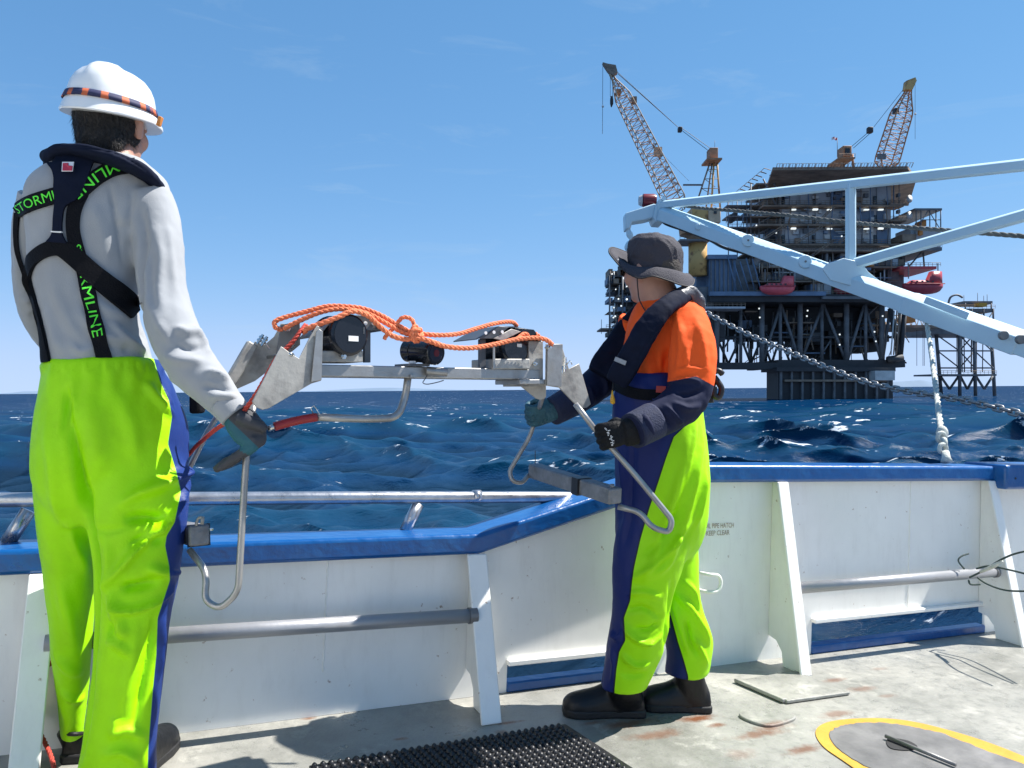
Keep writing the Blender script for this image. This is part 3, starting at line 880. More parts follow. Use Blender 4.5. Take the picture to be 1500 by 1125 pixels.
for k in range(60):
    x = R(1148, 1302); y = R(264, 352); w = R(2,9); h = R(2,9)
    slab(random.choice(['vent','junction_box','cabinet']), x, y, x+w, y+h, 200.8, 201.7, random.choice(['steel_dark','panel_blue','steel_rust','pale_steel','panel_grey']))
for k in range(12):
    x = R(1148, 1260); y = R(266, 355)
    beam('header_pipe', (x, y), (x+R(20,50), y), R(.8,1.6), random.choice(['pale_steel','steel_rust','steel_dark']), 200.4)
for a, b in (((1166,355),(1205,331)),((1196,327),(1222,303)),((1176,384),(1222,352)),((1228,356),(1260,332)),((1115,352),(1150,330))):
    st_ = MB()
    for q in (-1.6, 1.6): st_.tube([px(a[0],a[1]+q,196.5), px(b[0],b[1]+q,196.5)], .12, 4)
    for k in range(9):
        t = k/8; st_.tube([px(a[0]+(b[0]-a[0])*t, a[1]+(b[1]-a[1])*t-1.6, 196.5), px(a[0]+(b[0]-a[0])*t, a[1]+(b[1]-a[1])*t+1.6, 196.5)], .07, 4)
    st_.build('stairway', MAT['steel_rust'], plat)
# lattice on the left of the block
for k in range(5):
    y = 268+k*16
    slab('platform', 1108-k*2.5, y, 1150, y+2, 203, 211, 'steel_rust')
    beam('lattice_brace', (1110-k*2.5, y+16), (1132, y), 2, 'steel_dark', 203); beam('lattice_brace', (1120, y), (1146, y+16), 2, 'steel_dark', 206)
    if k < 4: slab('equipment_skid', 1118+R(0,10), y+4, 1140+R(0,6), y+15, 205, 211, random.choice(['steel_dark','panel_blue','steel_rust']))
for x in (1100, 1112, 1124, 1138): beam('column', (x, 268), (x, 432), 2.2, 'steel_dark', 204)
railing(1066, 1106, 300, 204); railing(1066, 1106, 332, 204)
for k in range(46):
    x = R(1064, 1140); y = R(292, 372); q = random.random()
    if q < .45: beam('riser_pipe', (x, y), (x+R(-3,3), y+R(8,26)), R(.8,1.8), random.choice(['steel_dark','steel_rust','panel_blue','pale_steel']), R(203,209))
    elif q < .8: slab('equipment_skid', x, y, x+R(3,12), y+R(3,10), R(204,207), 210, random.choice(['steel_dark','steel_black','steel_rust','panel_blue']))
    else: beam('lattice_brace', (x, y), (x+R(-14,14), y+R(8,18)), R(.8,1.5), 'steel_dark', R(203,208))
for x in (1067, 1080, 1094): beam('column', (x, 292), (x, 378), 1.6, 'panel_blue', 205)
for y in (300, 316, 332, 350): slab('platform', 1065, y, 1108, y+1.8, 204, 209, 'steel_dark')
# right outriggers with aerial dishes
for yy in (290, 314):
    slab('outrigger', 1304, yy+8, 1328, yy+10, 199, 205, 'steel_rust'); railing(1304, 1328, yy+8, 199)
    dsh = MB(); c = px(1331, yy+2, 198)
    for r_, o_ in ((0,0),): pass
    rings_ = []
    for q in range(5):
        rr_ = .15+q*.22; rings_.append([c+V((rr_*math.cos(t*math.pi/6)*.75, -q*q*.03, rr_*math.sin(t*math.pi/6))) for t in range(12)])
    dsh.rings(rings_); dsh.build('aerial_dish', MAT['pale_steel'], plat, smooth=True)
    slab('sensor_box', 1315.5, yy-7, 1319, yy-2, 199, 200.2, 'steel_dark')
beam('aerial_mast', (1317, 258), (1317, 330), 1.2, 'steel_dark', 200); beam('aerial_mast', (1309, 262), (1309, 330), 1.6, 'panel_blue', 200)
# right annexe cage and its deck
slab('annexe', 1342, 337, 1378, 364, 199, 212, 'panel_grey')
slab('annexe_deck', 1310, 362, 1380, 367, 196, 214, 'steel_dark')
slab('annexe_roof', 1340, 305, 1380, 308, 197, 214, 'steel_dark')
for x in (1342, 1349, 1362, 1371, 1378):
    for d in (197.5, 213): beam('column', (x, 306), (x, 338), 1.6, 'steel_rust' if x == 1371 else 'steel_dark', d)
for a, b in (((1342,337),(1360,308)),((1360,308),(1378,337)),((1349,322),(1378,322))): beam('lattice_brace', a, b, 1.2, 'steel_dark', 197.5)
slab('equipment_skid', 1322, 343, 1343, 353, 199, 208, 'steel_rust'); slab('equipment_skid', 1334, 333, 1347, 345, 200, 208, 'panel_grey'); slab('container', 1347, 326, 1352, 344, 198, 202, 'orange_box')
slab('container', 1352, 322, 1357, 331, 198, 202, 'orange_box')
beam('annexe_strut', (1352, 367), (1330, 392), 2.4, 'steel_dark', 199); beam('annexe_strut', (1352, 367), (1354, 392), 2.4, 'steel_dark', 199)
railing(1310, 1380, 362, 196)
slab('side_deck', 1318, 390, 1372, 394, 195, 209, 'boat_maroon'); railing(1330, 1378, 390, 195)
# --- helideck
hel = MB()
top = [px(1132,245,186), px(1330,245,186), px(1342,243,196), px(1330,241.5,224), px(1150,241.5,224), px(1124,243,200)]
hz = top[0].z
hel.prism([V((p.x,p.y,hz)) for p in top], (0,0,-.7))
hd = hel.build('helideck', MAT['steel_rust'], plat)
for k in range(21):
    x = 1137+k*9.5
    nf = MB(); a = px(x,245.5,186); b = px(x+8,245.5,186)
    a.z = b.z = hz-.3
    nf.tube([a, a+V((-.2,-1.4,.75)), b+V((-.2,-1.4,.75)), b], .09, 4); nf.tube([(a+b)/2, (a+b)/2+V((-.2,-1.4,.75))], .06, 4)
    nf.build('net_frame', MAT['steel_rust'], hd)
for k in range(9):
    t = k/8; a = V((px(1132,245,186).x-t*4.6, 187+t*12, hz-.3-t*3.6))
    nf = MB(); nf.tube([a, a+V((-1.6,0,.5)), a+V((-2.0,1.4,.1)), a+V((-.6,1.4,-.4))], .1, 4); nf.build('net_frame', MAT['steel_rust'], hd)
slab('helideck_truss', 1150, 249, 1300, 252, 190, 192, 'steel_dark'); slab('helideck_truss', 1150, 255, 1306, 264, 200, 226, 'steel_black')  # the near-black slab stands in for the dark recess under the helideck
slab('helideck_truss', 1138, 252, 1310, 254, 196, 198, 'steel_dark')
for x in (1150, 1176, 1205, 1236, 1268, 1298):
    beam('helideck_strut', (x, 264), (x-6, 249), 2.4, 'steel_dark', 201, 191)
for (a,b) in (((1136,300),(1118,262)),((1140,282),(1128,256))): beam('helideck_strut', a, b, 2.4, 'steel_dark', 198)
# --- left process tower
for x in (893, 912, 934, 958): 
    for d in (203, 213): beam('column', (x, 404 if x < 950 else 425), (x, 494), 2.6, 'steel_dark', d)
for k, y in enumerate((404, 414, 427, 441, 455, 468, 481, 491)):
    x0 = 889+R(-3,4) if y != 481 else 880
    w_ = slab('platform', x0+(R(0,14) if y != 481 else 0), y+R(-2,2), 975, y+1.6, 204.5, 214, random.choice(['steel_dark','steel_rust']))
    railing(x0+8, 940, y, 204.6, par=w_)
    for q in range(9):
        x = R(890, 950); slab(random.choice(['vessel_skid','equipment_skid']), x, y-R(2,11), x+R(2,11), y+R(0,2), R(202.5,206), 212, random.choice(['steel_dark','steel_black','panel_blue','steel_rust']))
    for q in range(2): MB().ball(px(R(893,922), y-R(2,8), 202), R(.14,.3), 8, 6).build('work_light', MAT['lamp_white'], plat, smooth=True)
    for q in range(3): x = R(890,950); beam('riser_pipe', (x, y-R(6,12)), (x+R(-2,2), y+8), R(.8,2), random.choice(['steel_dark','steel_rust','pale_steel']), R(202,205))
slab('tower_core', 905, 408, 976, 494, 206, 213, 'steel_black')
slab('module', 958, 430, 1046, 500, 203, 216, 'steel_dark'); slab('module', 935, 440, 960, 500, 204, 214, 'panel_blue')
slab('main_deck', 900, 494, 1050, 502, 199, 220, 'steel_black')
beam('aerial_mast', (909, 372), (909, 404), .9, 'steel_dark', 205); beam('aerial_mast', (917, 382), (917, 404), .9, 'steel_dark', 205); beam('aerial_mast', (881, 468), (881, 489), .9, 'steel_dark', 202)
for x in (1048, 1060, 1080, 1100, 1122): beam('column', (x, 500), (x, 536), 4, 'steel_black', 210)
# scattered working lights under the decks
for (x, y) in ((1113,465),(1183,455),(1293,463),(1281,486),(1283,500),(1230,490),(1230,505),(1112,452),(1182,463),(1130,372),(1250,370),(1108,330),(1137,341),(1233,346),(921,458),(1140,440)):
    c = px(x, y, 197.5); MB().ball(c, .22, 8, 6).build('work_light', MAT['lamp_white'], plat, smooth=True)

# ------------------------------------------------------------------ lattice crane booms
def lattice(root, a, b, w0, w1, n, m, name='boom', chord=.16, brace=.09, up=V((0,1,0)), taper=.16, m2=None):
    """four-chord lattice jib from a to b, tapering at both ends"""
    a = V(a); b = V(b); t = (b-a).normalized(); s = t.cross(up).normalized(); u = s.cross(t)
    def wd(f):
        w = w0+(w1-w0)*f
        if f > 1-taper: w *= max(.25, (1-f)/taper)
        if f < .07: w *= .45+.55*f/.07
        return w
    def cor(f, k):
        w = wd(f)/2; sx, sy = ((-1,-1),(1,-1),(1,1),(-1,1))[k]
        return a+(b-a)*f+s*w*sx+u*w*sy
    out = []
    for k in range(4):
        out.append(MB().tube([cor(i/n, k) for i in range(n+1)], chord, 5).build('chord', MAT[m], root, smooth=True))
    for f in range(4):
        mb = MB(); g = (f+1) % 4
        for i in range(n):
            mb.tube([cor(i/n, f), cor((i+1)/n, g)] if i % 2 else [cor(i/n, g), cor((i+1)/n, f)], brace, 4)
            mb.tube([cor(i/n, f), cor(i/n, g)], brace, 4)
        mb.build('lacing', MAT[m2 or m], root)
    return cor

c1 = thing('crane', px(1022, 400, 198), 'ochre pedestal crane with a long pale lattice jib left of the platform', 'crane')
MB().tube([px(1022,404,198), px(1022,352,198)], [2.35,2.35], 20).build('pedestal', MAT['crane_ochre'], c1, smooth=True)
MB().tube([px(1022,352,198), px(1020,344,198), px(1018,340,198), px(1017,330,198)], [2.35,2.6,4.0,4.0], 20).build('slew_ring', MAT['crane_rust'], c1, auto=30)
MB().hexa(rect(996,350,1041,352.5,194,202)).build('access_platform', MAT['steel_dark'], c1)
railing(996, 1041, 350, 194, par=c1)
MB().hexa(rect(1014,303,1038,330,195,202)).build('machinery_house', MAT['crane_ochre'], c1, bevel=.2)
MB().hexa(rect(1038,304,1056,326,194.5,200)).build('cab', MAT['crane_pale'], c1, bevel=.2)
MB().hexa(rect(1046,309,1050,313,194.2,194.6)).build('cab_window', MAT['window_dark'], c1)
for (a, b, w) in (((1017,308),(1042,232),2.6),((1034,306),(1044,232),2.2),((1042,306),(1046,232),3.0),((1055,306),(1050,232),2.8)):
    beam('mast_leg', a, b, w, 'crane_ochre' if a[0] > 1036 else 'steel_rust', 197 if a[0] in (1017,1042) else 200, 198.5, c1)
for y in (248, 262, 276, 290): 
    t = (y-232)/76; beam('mast_tie', (1042-25*t, y), (1050+5*t, y), 1.1, 'steel_rust', 198, par=c1)
    beam('mast_tie', (1042-25*t, y), (1047+2*t, y+12), .9, 'steel_rust', 198, par=c1)
MB().hexa(rect(1040,216,1052,231,197,200.5)).build('mast_head', MAT['crane_rust'], c1, bevel=.1)
MB().hexa(rect(1036,231,1058,233.5,195.5,201.5)).build('mast_platform', MAT['crane_rust'], c1)
beam('mast_light', (1047,206), (1047,216), .6, 'steel_dark', 198, par=c1)
slab('antenna_arm', 1001, 269.5, 1030, 271.5, 197.5, 198, 'steel_dark', c1)
lattice(c1, px(996,310,196), px(895,108,193), 4.7, 3.0, 24, 'crane_pale', m2='crane_rust', chord=.15, brace=.085)
MB().hexa(rect(958,215,970,229,194.5,195)).build('jib_plate', MAT['crane_pale'], c1)
for y, x in ((250,976),(267,985)): MB().hexa(rect(x,y,x+9,y+2.6,194,194.5)).build('jib_step', MAT['pale_steel'], c1)
hm = MB(); hm.prism([px(883,91,192.5), px(890,93,192.5), px(902,95,192.5), px(905,106,192.5), px(897,110,192.5), px(890,102,192.5)], (0,1.6,0)); hm.build('jib_head', MAT['steel_rust'], c1)
MB().hexa(rect(903,130,910,137,192.5,194.5)).build('jib_block', MAT['crane_rust'], c1); MB().hexa(rect(926,141,933,150,193,194.5)).build('jib_winch', MAT['steel_rust'], c1)
def wire(root, a, b, w=.06, d=193.5, d2=None, name='wire', sag=0):
    A = px(a[0],a[1],d); B_ = px(b[0],b[1],d2 or d)
    pts = [A.lerp(B_, k/8)-V((0,0,sag*4*(k/8)*(1-k/8))) for k in range(9)]
    return MB().tube(pts, w, 4).build(name, MAT['cable_dark'], root)
for o_ in (0, 2): wire(c1, (905,106+o_), (995,188), .075, 193, 197)
wire(c1, (998,187), (1043,219), .075, 197, 198); wire(c1, (1000,192), (1042,224), .075, 197, 198)
MB().hexa(rect(994,185,1000,192,196.5,198)).build('pendant_block', MAT['steel_black'], c1, bevel=.2)
wire(c1, (883,97), (882.5,196), .055, 192.5); wire(c1, (894,108), (894,142), .055, 193); wire(c1, (897.5,108), (897.5,142), .055, 193)
MB().tube([px(896,141,193), px(896,146,193), px(896,152,193), px(895.5,157,193)], [.25,.42,.42,.12], 8).build('hook_block', MAT['steel_black'], c1, smooth=True)
MB().ball(px(883,156,192.5), .3, 8, 6).build('headache_ball', MAT['pale_steel'], c1, smooth=True)
wire(c1, (945,200), (1009,265), .04, 194, 197)

c2 = thing('crane', px(1244, 243, 214), 'rusty brown crane behind the helideck on top of the platform', 'crane')
for x in (1236, 1250): beam('mast_leg', (x, 246), (x+(1 if x < 1243 else -1)*1.5, 226), 3.4, 'crane_rust', 214, par=c2)
MB().hexa(rect(1235,213,1248,229,212,216)).build('mast_head', MAT['crane_rust'], c2, bevel=.2)
MB().hexa(rect(1238,217,1245,226,211.8,212.1)).build('mast_opening', MAT['window_dark'], c2)
MB().hexa(rect(1229,230,1253,232,210,218)).build('mast_platform', MAT['crane_rust'], c2); railing(1229, 1253, 230, 210, par=c2)
lattice(c2, px(1296,246,215), px(1334,122,210), 5.0, 4.0, 16, 'crane_rust', chord=.2, brace=.09, taper=.34)
hm = MB(); hm.prism([px(1328,118,209), px(1341,113,209), px(1343,118,209), px(1337,131,209), px(1326,131,209)], (0,1.6,0)); hm.build('jib_head', MAT['crane_ochre'], c2)
MB().hexa(rect(1286,225,1298,233,211,211.5)).build('jib_plate', MAT['steel_dark'], c2)
MB().hexa(rect(1311,158,1317,165,210.5,212)).build('jib_winch', MAT['steel_black'], c2)
wire(c2, (1247,215), (1274,192), .075, 214, 213); wire(c2, (1250,217), (1276,194), .075, 214, 213); wire(c2, (1280,186), (1328,125), .06, 213, 210)
MB().hexa(rect(1272,185,1280,194,212.5,214)).build('pendant_block', MAT['steel_black'], c2, bevel=.3)
wire(c2, (1340.5,120), (1340.5,204), .05, 209.5); MB().ball(px(1340.7,167,209.5), .3, 8, 6).build('headache_ball', MAT['pale_steel'], c2, smooth=True)

fl = thing('flag', px(1227, 230, 211), 'small red and white flag on a thin pole above the helideck', 'flag')
beam('pole', (1226.5,230), (1226.5,202), .8, 'steel_dark', 211, par=fl)
fm = MB()
g_ = [[px(1226.5-i*1.3, 201+j*2.0+math.sin(i*1.1)*.5, 211)+V((0,.25*math.sin(i*1.3),0)) for i in range(7)] for j in range(3)]
fm.add([p for r_ in g_ for p in r_], [(j*7+i, j*7+i+1, (j+1)*7+i+1, (j+1)*7+i) for j in range(2) for i in range(6)])
mat('flag_red', (.62,.14,.16), .8, col2=(.8,.75,.74), thr=(.5,.55), vscale=.9)
fm.build('cloth', MAT['flag_red'], fl)

# ------------------------------------------------------------------ lifeboats
def lifeboat(x0, x1, y0, y1, d, m, label, cabin_right=True):
    root = thing('lifeboat', px((x0+x1)/2, y1, d), label, 'lifeboat', 'lifeboats slung on the platform')
    L = (x1-x0); H = (y1-y0)
    hull = MB(); rings_ = []
    for k in range(13):
        t = k/12; x = x0+L*t
        f = (1-(abs(t-.5)*2)**3.2)**.5 if 0 < t < 1 else .08
        wy = 1.55*max(f,.12); yb = y0+H*(.62+.38*max(f,.25)); yg = y0+H*.58
        c = px(x, yg, d); bt = px(x, yb, d)
        rings_.append([c+V((0,-wy,0)), V((c.x,c.y-wy*.8,(c.z*.45+bt.z*.55))), bt+V((0,-wy*.25,0)), bt+V((0,wy*.25,0)), V((c.x,c.y+wy*.8,(c.z*.45+bt.z*.55))), c+V((0,wy,0))])
    hull.rings(rings_); hull.build('hull', MAT[m], root, smooth=True)
    can = MB(); rings_ = []
    for k in range(11):
        t = k/10; x = x0+L*(.03+.94*t)
        tall = .42 if not (cabin_right and t > .68) else .05
        if t < .12: tall = .52
        f = max((1-(abs(t-.5)*2)**4)**.5 if 0 < t < 1 else .2, .3); wy = 1.45*f
        c = px(x, y0+H*.575, d); tp_ = px(x, y0+H*tall*(1 if t > .02 else 1.05), d)
        rings_.append([c+V((0,-wy,0)), V((c.x,c.y-wy*.85,c.z*.4+tp_.z*.6)), tp_+V((0,-wy*.45,0)), tp_+V((0,wy*.45,0)), V((c.x,c.y+wy*.85,c.z*.4+tp_.z*.6)), c+V((0,wy,0))])
    can.rings(rings_); can.build('canopy', MAT[m], root, smooth=True)
    bd = MB(); bd.tube([px(x0+1,y0+H*.585,d)+V((0,-1.3,0)), px((x0+x1)/2,y0+H*.585,d)+V((0,-1.62,0)), px(x1-1,y0+H*.585,d)+V((0,-1.3,0))], .14, 6)
    bd.build('rubbing_strake', MAT['boat_maroon'], root)
    for k in range(5):
        x = x0+L*(.16+.13*k); p = px(x, y0+H*.5, d)+V((0,-1.42,0)); MB().box(p, (.5,.12,.35)).build('porthole', MAT['window_dark'], root)
    for x in (x0+L*.15, x1-L*.12):
        MB().tube([px(x, y0+H*.35, d), px(x, y0-H*.28, d), px(x, y0-H*.28, d+5)], .13, 6).build('davit_fall', MAT['steel_dark'], root)
    return root
lifeboat(1113, 1164, 403, 432, 192, 'boat_red', 'pink-red enclosed lifeboat slung under the white boom at the platform side')
lifeboat(1222, 1272, 408, 434, 196, 'boat_maroon', 'dull red lifeboat half hidden behind the white boom')
lifeboat(1322, 1381, 396, 431, 193, 'boat_maroon', 'maroon lifeboat hanging at the right-hand corner of the platform')

# ------------------------------------------------------------------ the second jacket and its bridge
jk = thing('jacket_platform', px(1415, 572, 230)*1.0, 'small four-legged lattice platform at the far right of the oil platform', 'jacket platform')
DJ = 226
legs = [((1371,488),(1379,580)),((1405,488),(1406,580)),((1427,488),(1429,580)),((1452,488),(1457,580))]
for i, (a, b) in enumerate(legs):
    beam('leg', a, b, 5.0, 'steel_dark', DJ if i in (0,3) else DJ-3, par=jk, n=8)
def at(i, y):
    a, b = legs[i]; t = (y-a[1])/(b[1]-a[1]); return (a[0]+(b[0]-a[0])*t, y)
lv = [490, 514, 539, 549, 574]
for q, y in enumerate(lv[1:4]):
    for i in range(3): beam('horizontal_brace', at(i,y), at(i+1,y), 2.4, 'steel_dark', DJ-1, par=jk)
for y0, y1 in zip(lv, lv[1:]):
    if y1-y0 < 12: continue
    for i in range(3):
        if y0 >= 549:
            mid = ((at(i,y0)[0]+at(i+1,y0)[0])/2)
            beam('diagonal_brace', at(i,y0), (mid, y1-4), 3.4, 'steel_dark', DJ-1, par=jk); beam('diagonal_brace', at(i+1,y0), (mid, y1-4), 3.4, 'steel_dark', DJ-1, par=jk)
        else:
            beam('diagonal_brace', at(i,y0), at(i+1,y1), 1.9, 'steel_dark', DJ-1, par=jk)
            if (i+y0) % 2: beam('diagonal_brace', at(i+1,y0), at(i,y1), 1.9, 'steel_dark', DJ+4, par=jk)
for k in range(9): 
    x = R(1395,1440); beam('conductor', (x, 488), (x+R(-1,1), 545), R(1,1.8), random.choice(['steel_rust','steel_dark']), DJ+3, par=jk)
slab('walkway', 1370, 548, 1460, 550.5, DJ-4, DJ+8, 'steel_dark', jk); railing(1370, 1460, 548, DJ-4, par=jk)
slab('deck', 1362, 477, 1460, 489, DJ-4, DJ+14, 'steel_dark', jk)
slab('upper_deck', 1382, 452, 1456, 457, DJ-2, DJ+12, 'steel_dark', jk); railing(1382, 1458, 452, DJ-2, par=jk)
for x in (1384, 1404, 1424, 1441, 1455): beam('post', (x, 452), (x, 478), 2.6, 'steel_dark', DJ-2, par=jk)
for a, b in ((1384,1404),(1404,1424),(1424,1441),(1441,1455)): beam('lattice_brace', (a,477), (b,456), 1.4, 'steel_rust', DJ-2, par=jk)
for k in range(11):
    x = R(1376,1446); slab('equipment_skid', x, 477-R(5,16), x+R(4,14), 477, DJ, DJ+9, random.choice(['steel_rust','steel_dark','panel_grey','steel_black']), jk)
slab('top_deck', 1412, 441, 1454, 445, DJ, DJ+9, 'steel_dark', jk); slab('yellow_tank', 1434, 443.5, 1446, 449, DJ-3, DJ-.5, 'yellow_paint', jk)
for x in (1414, 1452): beam('post', (x, 444), (x, 453), 2, 'steel_dark', DJ, par=jk)
for x, h in ((1432,12),(1441,8),(1446,10),(1412,9)): beam('aerial', (x,441-h), (x,441), .7, 'steel_dark', DJ+2, par=jk)
MB().tube(spline([px(1388,451,DJ), px(1392,436,DJ), px(1402,432,DJ), px(1410,436,DJ)], 4), .3, 6).build('davit_arm', MAT['steel_dark'], jk, smooth=True)
slab('ladder_cage', 1462, 474, 1472, 490, DJ+2, DJ+6, 'steel_dark', jk)
br = thing('footbridge', px(1345, 478, 212), 'grey truss footbridge from the platform to the small jacket', 'bridge')
for y, m_ in ((462,'pale_steel'),(478,'steel_rust')):
    for d in (205, 209): beam('chord', (1308, y), (1384, y+2), 2.2, m_, d, d+18, par=br)
for k in range(9):
    x = 1310+k*8.2; beam('web_brace', (x, 478), (x+4.1, 463), 1.3, 'pale_steel', 205+2*k, par=br); beam('web_brace', (x+4.1, 463), (x+8.2, 478), 1.3, 'pale_steel', 206+2*k, par=br)
slab('bridge_floor', 1308, 476, 1380, 480, 206, 222, 'steel_rust', br); slab('container', 1325, 462, 1341, 472, 203, 207, 'orange_box', br)
for x in (1343, 1352, 1354): wire(br, (x, 481), (x, 536), .07, 214, name='hanging_hose')
# ------------------------------------------------------------------ far hills
hl = MB(); n = 60
pts_ = []
for (cx, wpx, hpx) in ((1345, 150, 9), (560, 260, 4.5), (30, 120, 4)):
    top_ = []
    for i in range(n+1):
        t = i/n; hh = hpx*(math.sin(math.pi*t)**1.3)*(1+.25*noise.noise(V((t*6, cx*.01, 0))))
        p = px(cx+(t-.5)*wpx, 0, 18000); top_.append((p.x, max(.5, hh)/FPX*18000))
    for k in range(n):
        (xa, ha), (xb, hb) = top_[k], top_[k+1]
        hl.add([V((xa,18000,-5)), V((xb,18000,-5)), V((xb,18400,hb)), V((xa,18400,ha)), V((xa,19800,-5)), V((xb,19800,-5))], [(0,1,2,3),(3,2,5,4)])
mat('hill_hazed', (.13,.19,.27), .9, var=.1, vscale=.001)  # distance haze is put into this pale blue colour
tag(hl.build('hills', MAT['hill_hazed'], smooth=True), 'low haze-coloured hills on the horizon', kind='structure')
# ================================================================== PEOPLE: helpers
def ring(c, a, b, n=26, p=2.25):
    out = []
    for k in range(n):
        t = 2*math.pi*k/n; cs, sn = math.cos(t), math.sin(t)
        out.append(c + a*(math.copysign(abs(cs)**(2/p), cs)) + b*(math.copysign(abs(sn)**(2/p), sn)))
    return out
RIGHT = (CW.to_3x3() @ V((1,0,0)))
DEPTH = V((0,1,0))
def resample(rows, k):
    """smooth interpolation of numeric rows"""
    P = [np.array(r, float) for r in rows]; out = []
    for i in range(len(P)-1):
        a,b,c,d = P[max(i-1,0)], P[i], P[i+1], P[min(i+2,len(P)-1)]
        for q in range(k):
            t = q/k; out.append(.5*((2*b)+(c-a)*t+(2*a-5*b+4*c-d)*t*t+(3*b-a-3*c+d)*t**3))
    out.append(P[-1]); return out
def ray_axes(c):
    """level axes across and along the line from the eye to c, and the cosine off the optical axis"""
    v = V((c.x-CW.translation.x, c.y-CW.translation.y, 0)).normalized()
    return V((v.y, -v.x, 0)), v, v.y
def trunk(rows, s=1.0, p=2.3, k=3):
    """rows: (y, x_left, x_right, depth, half thickness in m) -> closed loft"""
    mb = MB(); rs = []
    for (y, xl, xr, d, hd) in resample(rows, k):
        c = px((xl+xr)/2, y, d); a_, b_, cs_ = ray_axes(c); w = (xr-xl)/2/FPX*d*cs_
        rs.append(ring(c, a_*w*s, b_*hd*s, 28, p))
    return mb.rings(rs)
def limb(rows, s=1.0, p=2.1, k=3, n=20, flat=1.0):
    """rows: (x, y, depth, radius px[, radius depth m])"""
    rows = [r if len(r) == 5 else (*r, r[3]/FPX*r[2]*flat) for r in rows]
    R_ = resample(rows, k); P = [px(r[0], r[1], r[2]) for r in R_]
    mb = MB(); rs = []
    for i, r in enumerate(R_):
        t = (P[min(i+1,len(P)-1)]-P[max(i-1,0)]).normalized()
        _, dep, cs_ = ray_axes(P[i])
        b = dep - t*dep.dot(t)
        if b.length < .2: b = V((0,0,1)) - t*t.z
        b.normalize(); a = t.cross(b)
        rs.append(ring(P[i], a*r[3]/FPX*r[2]*s*(1-(1-cs_)*abs(a.x)), b*r[4]*s, n, p))
    return mb.rings(rs)
def vlimb(rows, n=14, p=2.0, bdir=DEPTH, k=2, flat=1.0):
    """rows: (point, radius) in world space"""
    rr = resample([(q[0].x, q[0].y, q[0].z, q[1], q[2] if len(q) > 2 else q[1]) for q in rows], k)
    P = [V(r[:3]) for r in rr]; mb = MB(); rs = []
    for i, r in enumerate(rr):
        t = (P[min(i+1,len(P)-1)]-P[max(i-1,0)]).normalized()
        b = V(bdir) - t*V(bdir).dot(t)
        if b.length < .15: b = t.orthogonal()
        b.normalize(); a = t.cross(b)
        rs.append(ring(P[i], a*r[3], b*r[4], n, p))
    return mb.rings(rs)

